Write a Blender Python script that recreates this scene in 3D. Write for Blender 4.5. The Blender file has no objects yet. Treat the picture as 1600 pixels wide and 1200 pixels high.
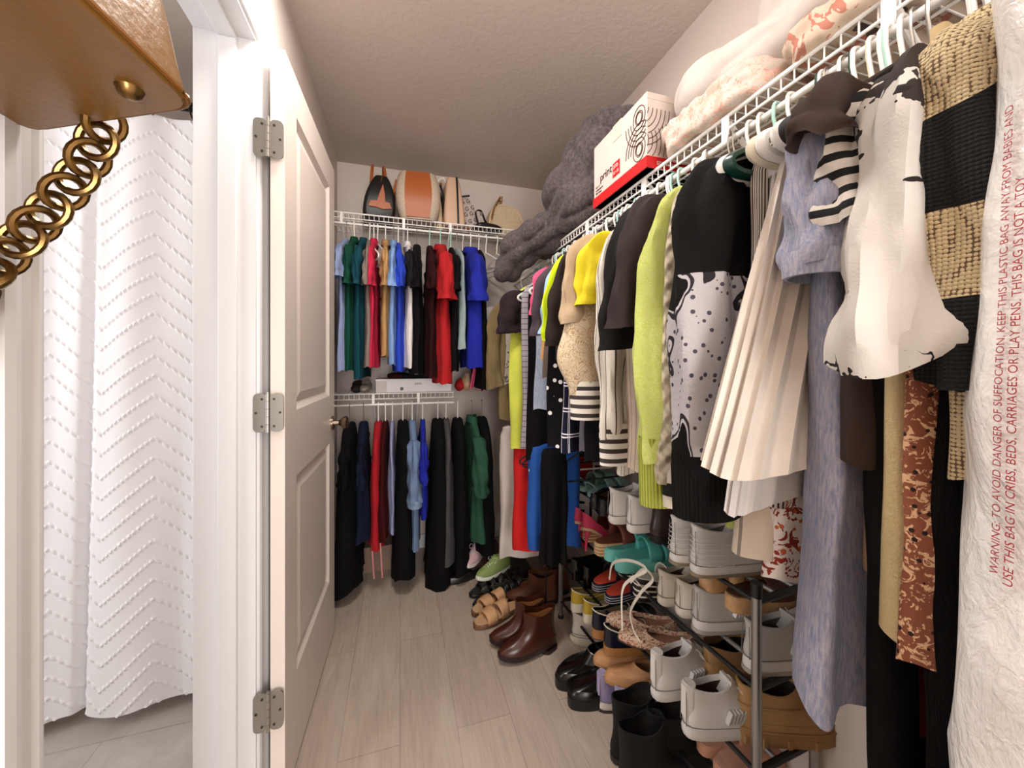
import bpy, bmesh, math, random
from mathutils import Vector, Matrix, noise
PI=math.pi
RN=random.Random(11)
SC=bpy.context.scene
COL=SC.collection
TH=math.atan(175/583); SN,CS=math.sin(TH),math.cos(TH); FP=583.0; CZ=1.2; HY=565.0
# the camera's own projection, used to survey where things stand in the closet
def Yat(px,X):
    u=(px-800)/FP; return X*(CS-u*SN)/(SN+u*CS)
def Xat(px,Y):
    u=(px-800)/FP; return Y*(SN+u*CS)/(CS-u*SN)
def dep(X,Y): return X*SN+Y*CS
def Zat(py,X,Y): return CZ-(py-HY)*dep(X,Y)/FP
def on_floor(px,py,z=0):
    d=(CZ-z)*FP/(py-HY); u=(px-800)/FP
    return (d*(SN+u*CS), d*(CS-u*SN))

def hexc(h):
    h=h.lstrip('#'); c=[int(h[i:i+2],16)/255 for i in (0,2,4)]
    return tuple(((x+.055)/1.055)**2.4 if x>.04045 else x/12.92 for x in c)+(1,)
MATS={}
def nodes(name):
    m=bpy.data.materials.new(name); m.use_nodes=True
    nt=m.node_tree; return m,nt,nt.nodes['Principled BSDF']
def N(nt,t,**k):
    n=nt.nodes.new(t)
    for a,b in k.items():
        if a.startswith('i_'):
            key=a[2:]; key=int(key) if key.isdigit() else key
            n.inputs[key].default_value=b
        else: setattr(n,a,b)
    return n
def L(nt,a,b): nt.links.new(a,b)
def ramp(nt,fac,stops,interp='LINEAR'):
    r=N(nt,'ShaderNodeValToRGB'); cr=r.color_ramp; cr.interpolation=interp
    while len(cr.elements)<len(stops): cr.elements.new(.5)
    for e,(p,c) in zip(cr.elements,stops): e.position=p; e.color=c if not isinstance(c,str) else hexc(c)
    L(nt,fac,r.inputs['Fac']); return r.outputs['Color']
def coords(nt,scale=(1,1,1),rot=(0,0,0),kind='Object'):
    tc=N(nt,'ShaderNodeTexCoord'); mp=N(nt,'ShaderNodeMapping')
    mp.inputs['Scale'].default_value=scale; mp.inputs['Rotation'].default_value=rot
    L(nt,tc.outputs[kind],mp.inputs['Vector']); return mp.outputs['Vector']
def bump(nt,bs,h,strength=.3,dist=.01):
    b=N(nt,'ShaderNodeBump',i_Strength=strength,i_Distance=dist); L(nt,h,b.inputs['Height']); L(nt,b.outputs['Normal'],bs.inputs['Normal']); return b
def math_(nt,op,a,b=None,c=None):
    n=N(nt,'ShaderNodeMath',operation=op)
    for i,x in enumerate((a,b,c)):
        if x is None: continue
        if isinstance(x,(int,float)): n.inputs[i].default_value=x
        else: L(nt,x,n.inputs[i])
    return n.outputs[0]
def mix(nt,f,a,b):
    n=N(nt,'ShaderNodeMix',data_type='RGBA')
    if isinstance(f,(int,float)): n.inputs[0].default_value=f
    else: L(nt,f,n.inputs[0])
    for i,x in ((6,a),(7,b)):
        if isinstance(x,str): n.inputs[i].default_value=hexc(x)
        elif isinstance(x,tuple): n.inputs[i].default_value=x
        else: L(nt,x,n.inputs[i])
    return n.outputs[2]
def noise_t(nt,vec,scale,detail=4,rough=.55,dist=0):
    n=N(nt,'ShaderNodeTexNoise',i_Scale=scale,i_Detail=detail,i_Roughness=rough,i_Distortion=dist); L(nt,vec,n.inputs['Vector']); return n.outputs['Fac']

def solid(name,c,rough=.5,metal=0,noise_amt=0,nscale=30,bmp=0,coat=0):
    if name in MATS: return MATS[name]
    m,nt,b=nodes(name); b.inputs['Base Color'].default_value=hexc(c); b.inputs['Roughness'].default_value=rough; b.inputs['Metallic'].default_value=metal
    if coat: b.inputs['Coat Weight'].default_value=coat; b.inputs['Coat Roughness'].default_value=.15
    v=coords(nt)
    if noise_amt:
        f=noise_t(nt,v,nscale,5)
        k=hexc(c); d=tuple(max(0,x*(1-noise_amt)) for x in k[:3])+(1,); l=tuple(min(1,x*(1+noise_amt)) for x in k[:3])+(1,)
        L(nt,ramp(nt,f,[(.3,d),(.7,l)]),b.inputs['Base Color'])
    if bmp: bump(nt,b,noise_t(nt,v,nscale*3,5),bmp,.003)
    MATS[name]=m; return m

def cloth(c,kind='plain',c2='#ffffff',k=1.0,c3=None):
    """fabric: colour, weave bump and the pattern woven or printed on it"""
    key=('cloth',c,kind,c2,k,c3)
    if key in MATS: return MATS[key]
    m,nt,b=nodes('fabric_'+kind); b.inputs['Roughness'].default_value=.88
    v=coords(nt); base=hexc(c); b.inputs['Specular IOR Level'].default_value=.18 if sum(base[:3])<.3 else .4
    sep=N(nt,'ShaderNodeSeparateXYZ'); L(nt,v,sep.inputs[0]); x,y,z=sep.outputs
    tcu=N(nt,'ShaderNodeTexCoord'); su=N(nt,'ShaderNodeSeparateXYZ'); L(nt,tcu.outputs['UV'],su.inputs[0]); hx,vz=su.outputs[0],su.outputs[1]
    f=noise_t(nt,v,9,4); dk=tuple(t*.82 for t in base[:3])+(1,)
    col=ramp(nt,f,[(.35,dk),(.7,base)])
    bh=noise_t(nt,v,420,2); bs,bd=.25,.002
    def stripe(coord,period,duty,off=0):
        fr=math_(nt,'FRACT',math_(nt,'ADD',math_(nt,'DIVIDE',coord,period*k),off)); return math_(nt,'LESS_THAN',fr,duty)
    if kind=='stripes_v': col=mix(nt,stripe(hx,.016,.4),col,c2)
    elif kind=='stripes_thin': col=mix(nt,stripe(hx,.03,.12),col,c2)
    elif kind=='stripes_h': col=mix(nt,stripe(vz,.022,.45),col,c2)
    elif kind=='plaid':
        a=math_(nt,'MAXIMUM',stripe(hx,.07,.05),stripe(hx,.07,.05,.12)); d=math_(nt,'MAXIMUM',stripe(vz,.07,.05),stripe(vz,.07,.05,.12))
        col=mix(nt,math_(nt,'MAXIMUM',a,d),col,c2)
    elif kind=='check':
        a=math_(nt,'MAXIMUM',stripe(hx,.022,.12),stripe(vz,.022,.12)); col=mix(nt,a,col,c2)
    elif kind=='dots':
        vo=N(nt,'ShaderNodeTexVoronoi',i_Scale=28/k); L(nt,v,vo.inputs['Vector'])
        col=mix(nt,math_(nt,'LESS_THAN',vo.outputs['Distance'],.22),col,c2)
    elif kind=='floral':
        vo=N(nt,'ShaderNodeTexVoronoi',i_Scale=55/k,i_Randomness=1.0); L(nt,v,vo.inputs['Vector'])
        n2=noise_t(nt,v,38/k,3,.6,2.5)
        col=mix(nt,math_(nt,'GREATER_THAN',n2,.55),col,c2)
        col=mix(nt,math_(nt,'LESS_THAN',vo.outputs['Distance'],.22),col,c3 or c2)
    elif kind=='paisley':
        n2=noise_t(nt,v,22/k,2,.5,3.0); w=math_(nt,'FRACT',math_(nt,'MULTIPLY',n2,7)); col=mix(nt,math_(nt,'LESS_THAN',w,.28),col,c2)
    elif kind=='denim':
        n2=noise_t(nt,coords(nt,(60,60,8)),6,5,.7); col=mix(nt,ramp(nt,n2,[(.4,(0,0,0,1)),(.62,(1,1,1,1))]),col,c2)
        bh=noise_t(nt,v,250,4); bs=.5
    elif kind=='knit':
        w=N(nt,'ShaderNodeTexVoronoi',i_Scale=95/k,i_Randomness=.35); L(nt,v,w.inputs['Vector'])
        bh=math_(nt,'SUBTRACT',1,w.outputs['Distance']); bs,bd=.9,.006*k
        col=mix(nt,math_(nt,'GREATER_THAN',w.outputs['Distance'],.5),col,tuple(t*.35 for t in base[:3])+(1,))
    elif kind=='crochet_blocks':
        w=N(nt,'ShaderNodeTexVoronoi',i_Scale=270,i_Randomness=.15); L(nt,v,w.inputs['Vector'])
        bh=math_(nt,'SUBTRACT',1,w.outputs['Distance']); bs,bd=.9,.004
        cr=mix(nt,math_(nt,'GREATER_THAN',w.outputs['Distance'],.60),col,'#6b5640')
        zz=math_(nt,'ADD',z,math_(nt,'MULTIPLY',math_(nt,'ABSOLUTE',x),.35)); zz=math_(nt,'ADD',zz,math_(nt,'MULTIPLY',noise_t(nt,v,6,1),.05))
        col=mix(nt,math_(nt,'LESS_THAN',math_(nt,'FRACT',math_(nt,'ADD',math_(nt,'DIVIDE',zz,.165),.47)),.52),cr,'#050505')
    elif kind=='fleece':
        bh=noise_t(nt,v,330,3,.8); bs,bd=.7,.004; col=mix(nt,ramp(nt,noise_t(nt,v,120,4,.8),[(.45,(0,0,0,1)),(.62,(1,1,1,1))]),col,c2)
    elif kind=='rib':
        w=math_(nt,'SINE',math_(nt,'MULTIPLY',hx,2*PI/(.006*k))); bh=w; bs,bd=.7,.004
        col=mix(nt,math_(nt,'LESS_THAN',w,-.55),col,tuple(t*.55 for t in base[:3])+(1,))
    elif kind=='cable':
        w=math_(nt,'SINE',math_(nt,'MULTIPLY',vz,2*PI/.03)); w2=math_(nt,'SINE',math_(nt,'MULTIPLY',hx,2*PI/.035)); bh=math_(nt,'MULTIPLY',w,w2); bs,bd=.9,.006
    elif kind=='plush':
        bh=noise_t(nt,v,160,5,.7); bs,bd=.8,.006; b.inputs['Sheen Weight'].default_value=.12
        col=mix(nt,ramp(nt,noise_t(nt,v,75,4,.7,.3),[(.40,(0,0,0,1)),(.85,(1,1,1,1))]),col,c2)
    elif kind=='bleach':
        n2=noise_t(nt,coords(nt,(1,1,.55)),11,4,.6); hh=math_(nt,'ADD',n2,math_(nt,'MULTIPLY',z,0.0)); col=mix(nt,math_(nt,'GREATER_THAN',n2,.68),col,c2)
    elif kind=='patch':
        vo=N(nt,'ShaderNodeTexVoronoi',i_Scale=75); L(nt,v,vo.inputs['Vector'])
        pc=mix(nt,math_(nt,'LESS_THAN',vo.outputs['Distance'],.25),'#b3afb3','#4b4750')
        n2=noise_t(nt,coords(nt,(1,1,.8),(0,.5,0)),10.5,2,.4); edge=math_(nt,'LESS_THAN',math_(nt,'ABSOLUTE',math_(nt,'SUBTRACT',n2,.475)),.008)
        pc=mix(nt,edge,pc,'#2b282c'); rng_=math_(nt,'MULTIPLY',math_(nt,'LESS_THAN',z,-.36),math_(nt,'GREATER_THAN',z,-.62))
        col=mix(nt,math_(nt,'MULTIPLY',rng_,math_(nt,'GREATER_THAN',n2,.455)),col,pc); bh=noise_t(nt,v,160,5,.7); bs,bd=.6,.004
    elif kind=='slits':
        nn=noise_t(nt,v,26,3,.6); zz=math_(nt,'ADD',z,math_(nt,'MULTIPLY',math_(nt,'SUBTRACT',nn,.5),.22))
        col=mix(nt,math_(nt,'GREATER_THAN',zz,-.245),col,'#2a2220')
        lo=math_(nt,'MULTIPLY',math_(nt,'LESS_THAN',zz,-.47),math_(nt,'GREATER_THAN',nn,.53)); col=mix(nt,lo,col,c2)
        w=N(nt,'ShaderNodeTexVoronoi',i_Scale=17); L(nt,coords(nt,(.55,1,2.1),(0,.35,0)),w.inputs['Vector'])
        col=mix(nt,math_(nt,'LESS_THAN',w.outputs['Distance'],.10),col,c2)
    elif kind=='printed':
        n2=noise_t(nt,v,14/k,3,.6,1.5); col=mix(nt,math_(nt,'GREATER_THAN',n2,.56),col,c2)
        if c3: col=mix(nt,math_(nt,'GREATER_THAN',noise_t(nt,v,55/k,3,.6,1.5),.58),col,c3)
    elif kind=='bandana':
        vo=N(nt,'ShaderNodeTexVoronoi',i_Scale=70); L(nt,v,vo.inputs['Vector'])
        col=mix(nt,math_(nt,'LESS_THAN',vo.outputs['Distance'],.25),col,c2)
        col=mix(nt,stripe(hx,.05,.05),col,c2); col=mix(nt,stripe(z,.06,.05),col,c2)
    L(nt,col,b.inputs['Base Color']); bump(nt,b,bh,bs,bd)
    MATS[key]=m; return m

# ------------------------------------------------------------------ mesh builder
class MB:
    def __init__(s): s.v=[]; s.f=[]; s.uv=None; s.per=1
    def add(s,vs,fs):
        o=len(s.v); s.v+=[tuple(v) for v in vs]; s.f+=[[i+o for i in f] for f in fs]; return s
    def box(s,c,d,rz=0,M=None):
        vs=[Vector((sx*d[0]/2,sy*d[1]/2,sz*d[2]/2)) for sz in(-1,1) for sy in(-1,1) for sx in(-1,1)]
        R=M if M is not None else Matrix.Rotation(rz,3,'Z')
        vs=[R@v+Vector(c) for v in vs]
        return s.add(vs,[[0,2,3,1],[4,5,7,6],[0,1,5,4],[2,6,7,3],[0,4,6,2],[1,3,7,5]])
    def b2(s,a,b): return s.box([(a[i]+b[i])/2 for i in range(3)],[abs(b[i]-a[i]) for i in range(3)])
    def loft(s,rings,c0=True,c1=True):
        n=len(rings[0]); vs=[p for r in rings for p in r]; fs=[]
        for k in range(len(rings)-1):
            for i in range(n):
                j=(i+1)%n; fs.append([k*n+i,k*n+j,(k+1)*n+j,(k+1)*n+i])
        if c0: fs.append(list(range(n))[::-1])
        if c1: fs.append([(len(rings)-1)*n+i for i in range(n)])
        return s.add(vs,fs)
    def loftuv(s,rings,c0=True,c1=True):
        n=len(rings[0]); b=len(s.v)
        per=max(sum((Vector(r[i])-Vector(r[i-1])).length for i in range(n)) for r in rings[::3])
        if s.uv is None: s.uv={}; s.per=per
        cum=0; prev=None
        for k,r in enumerate(rings):
            c=sum((Vector(p) for p in r),Vector())/n
            if prev is not None: cum-=(c-prev).length
            prev=c
            for i in range(n): s.uv[b+k*n+i]=(i*s.per/n,cum)
        return s.loft(rings,c0,c1)
    def tube(s,pts,r,n=8,ref=(0,1,0),closed=False,caps=True):
        pts=[Vector(p) for p in pts]; m=len(pts); ref=Vector(ref); rings=[]
        for i,p in enumerate(pts):
            if closed: t=pts[(i+1)%m]-pts[i-1]
            else: t=pts[min(i+1,m-1)]-pts[max(i-1,0)]
            t.normalize(); a=ref.cross(t)
            if a.length<1e-3: a=Vector((1,0,0)).cross(t)
            if a.length<1e-3: a=Vector((0,0,1)).cross(t)
            a.normalize(); b=t.cross(a)
            rr=r[i] if isinstance(r,(list,tuple)) and not isinstance(r,tuple) else r
            ra,rb=(rr if isinstance(rr,tuple) else (rr,rr))
            rings.append([p+a*(ra*math.cos(2*PI*k/n))+b*(rb*math.sin(2*PI*k/n)) for k in range(n)])
        if closed: rings.append(rings[0]); return s.loft(rings,False,False)
        return s.loft(rings,caps,caps)
    def cyl(s,a,b,r,n=12,r2=None):
        return s.tube([a,b],[r,r if r2 is None else r2],n)
    def sheet(s,grid):
        h=len(grid); w=len(grid[0]); return s.add([p for r in grid for p in r],[[i*w+j,i*w+j+1,(i+1)*w+j+1,(i+1)*w+j] for i in range(h-1) for j in range(w-1)])
    def xf(s,M): s.v=[tuple(M@Vector(v)) for v in s.v]; return s
    def build(s,name,m,parent=None,smooth=True,bevel=0,solid=0,sub=0,angle=40):
        me=bpy.data.meshes.new(name); me.from_pydata(s.v,[],s.f); me.validate(); 
        bm=bmesh.new(); bm.from_mesh(me); bmesh.ops.recalc_face_normals(bm,faces=bm.faces); bm.to_mesh(me); bm.free()
        if s.uv:
            ul=me.uv_layers.new(name='UVMap')
            for p in me.polygons:
                us=[s.uv.get(me.loops[li].vertex_index,(0,0)) for li in p.loop_indices]; mx=max(u for u,_ in us)
                for li,(u,v_) in zip(p.loop_indices,us): ul.data[li].uv=(u+s.per if mx-u>s.per*.5 else u,v_)
        me.materials.append(m); o=bpy.data.objects.new(name,me); COL.objects.link(o)
        if parent is not None: o.parent=parent
        if smooth:
            for p in me.polygons: p.use_smooth=True
        if solid:
            d=o.modifiers.new('thickness','SOLIDIFY'); d.thickness=solid; d.offset=0
        if bevel:
            d=o.modifiers.new('bevel','BEVEL'); d.width=bevel; d.segments=2; d.limit_method='ANGLE'
        if sub:
            d=o.modifiers.new('subd','SUBSURF'); d.levels=sub; d.render_levels=sub
        if smooth and not sub:
            try: me.set_sharp_from_angle(angle=math.radians(angle))
            except Exception: pass
        return o
def arc(c,r,a0,a1,n=10,plane='xz'):
    out=[]
    for i in range(n+1):
        a=a0+(a1-a0)*i/n; x,y=r*math.cos(a),r*math.sin(a)
        out.append((c[0]+x,c[1],c[2]+y) if plane=='xz' else (c[0],c[1]+x,c[2]+y) if plane=='yz' else (c[0]+x,c[1]+y,c[2]))
    return out
def smooth_path(pts,n=6):
    """Catmull-Rom through the points"""
    P=[Vector(p) for p in pts]; P=[P[0]*2-P[1]]+P+[P[-1]*2-P[-2]]; out=[]
    for i in range(1,len(P)-2):
        for k in range(n):
            t=k/n; a,b,c,d=P[i-1:i+3]
            out.append(.5*((2*b)+(c-a)*t+(2*a-5*b+4*c-d)*t*t+(3*b-a-3*c+d)*t**3))
    out.append(P[-2]); return out
def empty(name,loc,rz=0,rot=None):
    o=bpy.data.objects.new(name,None); o.empty_display_size=.05; COL.objects.link(o); o.location=loc; o.rotation_euler=rot or (0,0,rz); return o
def tag(o,label=None,cat=None,group=None,kind=None):
    for k,v in (('label',label),('category',cat),('group',group),('kind',kind)):
        if v: o[k]=v
    return o
def thing(name,loc,label,cat,group=None,rz=0,rot=None): return tag(empty(name,loc,rz,rot),label,cat,group)
def copy_tree(o,parent=None):
    c=o.copy(); COL.objects.link(c)
    if parent is not None: c.parent=parent
    for ch in list(o.children): copy_tree(ch,c)
    return c
def rrect(cx,cy,z,hx,hy,r,n=5,M=None):
    r=min(r,hx*.99,hy*.99); out=[]
    for (sx,sy,a0) in ((1,1,0),(-1,1,PI/2),(-1,-1,PI),(1,-1,1.5*PI)):
        for i in range(n):
            a=a0+PI/2*i/(n-1); out.append(Vector((cx+sx*(hx-r)+r*math.cos(a),cy+sy*(hy-r)+r*math.sin(a),z)))
    return out
def blob(name,shapes,m,parent=None,vox=.012,disp=(),smooth=4,xmax=1.003):
    """one continuous soft surface grown round several overlapping lumps, then wrinkled"""
    bm=bmesh.new()
    for s in shapes:
        c,r=s[0],s[1]; e=s[2] if len(s)>2 else (0,0,0); p=s[3] if len(s)>3 else 1.0
        from mathutils import Euler
        M=Matrix.Translation(c)@Euler(e).to_matrix().to_4x4()
        g=bmesh.ops.create_icosphere(bm,subdivisions=3,radius=1)
        for v in g['verts']:
            q=v.co
            if p!=1.0: q=Vector([math.copysign(abs(t)**p,t) for t in q])
            v.co=M@Vector((q.x*r[0],q.y*r[1],q.z*r[2]))
    me=bpy.data.meshes.new('t'); bm.to_mesh(me); bm.free(); o=bpy.data.objects.new('t',me); COL.objects.link(o)
    d=o.modifiers.new('r','REMESH'); d.mode='VOXEL'; d.voxel_size=vox
    d=o.modifiers.new('s','SMOOTH'); d.iterations=smooth; d.factor=.6
    dg=bpy.context.evaluated_depsgraph_get(); dg.update(); me2=bpy.data.meshes.new_from_object(o.evaluated_get(dg))
    bpy.data.objects.remove(o); bpy.data.meshes.remove(me)
    me2.name=name
    if disp:
        ns=[v.normal.copy() for v in me2.vertices]
        for v,nn in zip(me2.vertices,ns):
            t=0
            for (sc,amp,kind) in disp:
                q=Vector((v.co.x*sc[0],v.co.y*sc[1],v.co.z*sc[2]))
                if kind=='ridge': w=1-abs(noise.noise(q+Vector((3,1,7))))*2.6; t+=amp*max(-1,w)
                elif kind=='fold': t+=amp*(abs(math.sin(q.x+q.y+q.z+3.2*noise.noise(v.co*3.1)+1.2*noise.noise(v.co*8)))**.55-.6)
                else: t+=amp*noise.noise(q)
            v.co=v.co+nn*t
            if v.co.x>xmax: v.co.x=xmax-.002*(v.co.x-xmax)
    for p in me2.polygons: p.use_smooth=True
    me2.materials.clear(); me2.materials.append(m)
    o=bpy.data.objects.new(name,me2); COL.objects.link(o)
    if parent is not None: o.parent=parent
    return o
def letters(text,size,m,name='lettering',parent=None,extrude=.0004):
    cu=bpy.data.curves.new('txt','FONT'); cu.body=text; cu.size=size; cu.extrude=extrude; cu.resolution_u=3
    o=bpy.data.objects.new('t',cu); COL.objects.link(o); dg=bpy.context.evaluated_depsgraph_get(); dg.update()
    me=bpy.data.meshes.new_from_object(o.evaluated_get(dg)); bpy.data.objects.remove(o)
    me.materials.clear(); me.materials.append(m); o=bpy.data.objects.new(name,me); COL.objects.link(o)
    if parent is not None: o.parent=parent
    return o
# ------------------------------------------------------------------ the room
XL,XR,YB,ZC,YN=-.367,1.01,2.485,2.42,-2.6
WT=.13; XB=XL-WT     # closet/bathroom partition
D0,D1,DH=.525,1.135,2.045    # door opening along the left wall
def paint(name,c,sc=90,st=.25,rough=.85):
    m,nt,b=nodes(name); b.inputs['Base Color'].default_value=hexc(c); b.inputs['Roughness'].default_value=rough
    v=coords(nt); f=noise_t(nt,v,sc,5,.6); L(nt,ramp(nt,noise_t(nt,v,3,2),[(.3,hexc(c)),(.8,tuple(x*.96 for x in hexc(c)[:3])+(1,))]),b.inputs['Base Color']); bump(nt,b,f,st,.004); return m
M_wall=paint('wall_paint','#d8ccc4'); M_ceil=paint('ceiling_paint','#c9bcb2',45,.55)
M_trim=solid('white_gloss_trim','#e2e2e4',.28); M_door=solid('door_paint','#e2d6cc',.38)
def floor_mat():
    m,nt,b=nodes('vinyl_plank'); v=coords(nt,rot=(0,0,PI/2))
    br=N(nt,'ShaderNodeTexBrick',i_Scale=1.0); br.offset=.37; L(nt,v,br.inputs['Vector'])
    for k,x in (('Color1',hexc('#beae9f')),('Color2',hexc('#b4a395')),('Mortar',hexc('#95867a'))): br.inputs[k].default_value=x
    br.inputs['Mortar Size'].default_value=.0012; br.inputs['Brick Width'].default_value=1.22; br.inputs['Row Height'].default_value=.18
    g=noise_t(nt,coords(nt,(14,1.0,1)),6,8,.65,1.2); g2=noise_t(nt,coords(nt,(4,1.2,1)),2.2,3,.5,.6)
    c=mix(nt,ramp(nt,g,[(.40,(0,0,0,1)),(.75,(.55,.55,.55,1))]),br.outputs['Color'],'#8f8074')
    c=mix(nt,ramp(nt,g2,[(.5,(0,0,0,1)),(.8,(.5,.5,.5,1))]),c,'#cfc2b5')
    L(nt,c,b.inputs['Base Color']); b.inputs['Roughness'].default_value=.48; bump(nt,b,g,.12,.002); return m
def tile_mat():
    m,nt,b=nodes('grey_floor_tile'); v=coords(nt,rot=(0,0,.0))
    br=N(nt,'ShaderNodeTexBrick',i_Scale=1.0); br.offset=.5; L(nt,v,br.inputs['Vector'])
    for k,x in (('Color1',hexc('#b3aca4')),('Color2',hexc('#aba49c')),('Mortar',hexc('#8d867e'))): br.inputs[k].default_value=x
    br.inputs['Mortar Size'].default_value=.0022; br.inputs['Brick Width'].default_value=.6; br.inputs['Row Height'].default_value=.3
    g=noise_t(nt,v,9,9,.7,.6); c=mix(nt,ramp(nt,g,[(.35,(0,0,0,1)),(.75,(.7,.7,.7,1))]),br.outputs['Color'],'#cdc7c0')
    L(nt,c,b.inputs['Base Color']); b.inputs['Roughness'].default_value=.45; bump(nt,b,g,.15,.003); return m
M_floor=floor_mat(); M_tile=tile_mat()
def struct(name,mb,m,parent=None,**k):
    o=mb.build(name,m,parent,smooth=k.pop('smooth',False),**k)
    if parent is None: o['kind']='structure'
    return o
struct('floor',MB().b2((XL-.02,YN,-.05),(XR,YB,0)),M_floor)
struct('floor_bathroom',MB().b2((-2.0,YN,-.05),(XL-.02,2.4,0)),M_tile)
struct('ceiling',MB().b2((XL,YN,ZC),(XR,YB,ZC+.06)),M_ceil)
struct('ceiling_bathroom',MB().b2((-2.0,YN,ZC),(XB,2.4,ZC+.06)),M_ceil)
struct('wall_back',MB().b2((XL-WT,YB,0),(XR+.1,YB+.1,ZC)),M_wall)
struct('wall_right',MB().b2((XR,YN,0),(XR+.1,YB,ZC)),M_wall)
struct('wall_left',MB().b2((XB,YN,0),(XL,D0-.02,ZC)).b2((XB,D1+.02,0),(XL,YB,ZC)).b2((XB,D0-.02,DH+.02),(XL,D1+.02,ZC)),M_wall)
struct('wall_bathroom_back',MB().b2((-2.0,2.3,0),(XB,2.4,ZC)),M_wall)
struct('wall_bathroom_left',MB().b2((-2.1,YN,0),(-2.0,2.4,ZC)),M_wall)
struct('wall_near',MB().b2((XB,YN-.1,0),(XR+.1,YN,ZC)),M_wall)
struct('wall_bathroom_near',MB().b2((-2.1,YN-.1,0),(XB,YN,ZC)),M_wall)
struct('baseboard_back',MB().b2((XL,YB-.014,0),(XR,YB,.085)),M_trim)
struct('baseboard_right',MB().b2((XR-.014,YN,0),(XR,YB,.085)),M_trim)
struct('baseboard_left',MB().b2((XL,D1+.08,0),(XL+.014,YB,.085)),M_trim)
# door frame: jambs, stops, head and the moulded casing on the closet side
jb=MB().b2((XB-.003,D1,0),(XL+.003,D1+.02,DH)).b2((XB-.003,D0-.02,0),(XL+.003,D0,DH)).b2((XB-.003,D0-.02,DH),(XL+.003,D1+.02,DH+.02))
j=struct('trim_1',jb,M_trim)
sx0,sx1=XL-.078,XL-.037
st=MB().b2((sx0,D1-.012,0),(sx1,D1,DH-.012)).b2((sx0,D0,0),(sx1,D0+.012,DH-.012)).b2((sx0,D0,DH-.012),(sx1,D1,DH))
st.build('door_stop',M_trim,j,smooth=False,bevel=.002)
def casing(name,x,s):
    mb=MB(); prof=[(0,.003),(.009,.006),(.012,.014),(.010,.02),(.013,.034),(.018,.046),(.018,.057),(0,.057)]
    def run(P):                       # P(w,t): path of section corners round the opening
        rings=[]
        for k in range(4):
            rings.append([P(k,t,w) for (t,w) in prof])
        mb.loft(rings)
    def P(k,t,w):
        X=x+s*t
        return [(X,D0-.004-w,0),(X,D0-.004-w,DH+.004+w),(X,D1+.004+w,DH+.004+w),(X,D1+.004+w,0)][k]
    run(P); return struct(name,mb,M_trim)
casing('trim_2',XL,1); casing('trim_3',XB,-1)
# door leaf, folded right back against the left wall
M_nick=solid('satin_nickel','#a9a49c',.32,.9); M_brassy=solid('knob_nickel','#9a8a78',.25,1)
dl=empty('door_1',(-.298,1.143,.012)); dl['kind']='structure'; dl.rotation_euler=(0,0,-.03)
DW,DT,DHH=.665,.035,2.03
lf=MB()
panels=[(.27,.85),(1.045,1.915)]; y0,y1=.105,DW-.105
zs=[0]+[z for p in panels for z in p]+[DHH]
lf.b2((0,0,0),(-DT,y0,DHH)); lf.b2((0,y1,0),(-DT,DW,DHH))
for a,b in ((0,.27),(.85,1.045),(1.915,DHH)): lf.b2((0,y0,a),(-DT,y1,b))
lf.build('leaf',M_door,dl,smooth=False)
for a,b in panels:
    mb=MB()
    def rg(i,x): return [(x,y0+i,a+i),(x,y1-i,a+i),(x,y1-i,b-i),(x,y0+i,b-i)]
    mb.loft([rg(0,.0),rg(.006,-.004),rg(.014,-.009),rg(.02,-.012),rg(.026,-.010),rg(.05,-.004)],False,True)
    mb.loft([rg(0,-DT),rg(.03,-DT+.008)],False,True)
    mb.build('panel',M_door,dl,smooth=False)
kb=MB().cyl((.0,DW-.055,.925),(.008,DW-.055,.925),.03,20).build('knob_rose',M_brassy,dl)
kn=MB(); 
prof=[(.0,.011),(.022,.010),(.030,.018),(.040,.026),(.052,.028),(.060,.022),(.064,.008)]
kn.loft([[(.006+x,DW-.055+r*math.cos(2*PI*k/20),.925+r*math.sin(2*PI*k/20)) for k in range(20)] for x,r in prof]); kn.build('knob',M_brassy,dl)
MB().box((-.017,DW+.001,.925),(.022,.003,.057)).build('latch_plate',M_nick,dl,smooth=False)
M_screw=solid('screw_dark','#4c463f',.4,.8)
for zc in (1.79,1.065,.275):
    h=empty('hinge_leaf_pair',(-.3335,1.131,zc)); 
    hz=.051
    h.parent=None
    for s,nm in ((-1,'jamb_leaf'),(1,'door_leaf')):
        hx=.0155; mb=MB(); r=rrect(s*(hx+.004),0,0,hx,hz-.006 if False else hz,.012,5)
        mb.loft([[(p.x,0.001,p.y) for p in r],[(p.x,-.0025,p.y) for p in r]]); lfp=mb.build(nm,M_nick,h,smooth=False)
        for (dx,dz) in ((.010,.036),(.024,0),(.010,-.036)): 
            xx=s*(dx+.004); MB().cyl((xx,-.002,dz),(xx,-.004,dz),.0032,10).build('screw',M_screw,lfp)
    kk=MB()
    for a in range(5): kk.cyl((0,-.004,-hz+a*hz*.4+.0005),(0,-.004,-hz+(a+1)*hz*.4-.0005),.0055,12)
    kk.cyl((0,-.004,hz),(0,-.004,hz+.005),.0035,10); kk.build('knuckle',M_nick,h)
    h.name='door_hinge'; tag(h,{1.79:'top satin nickel butt hinge between jamb and white door',1.065:'middle satin nickel butt hinge between jamb and white door',.275:'bottom satin nickel butt hinge between jamb and white door'}[zc],'hinge','nickel door hinges')
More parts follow.
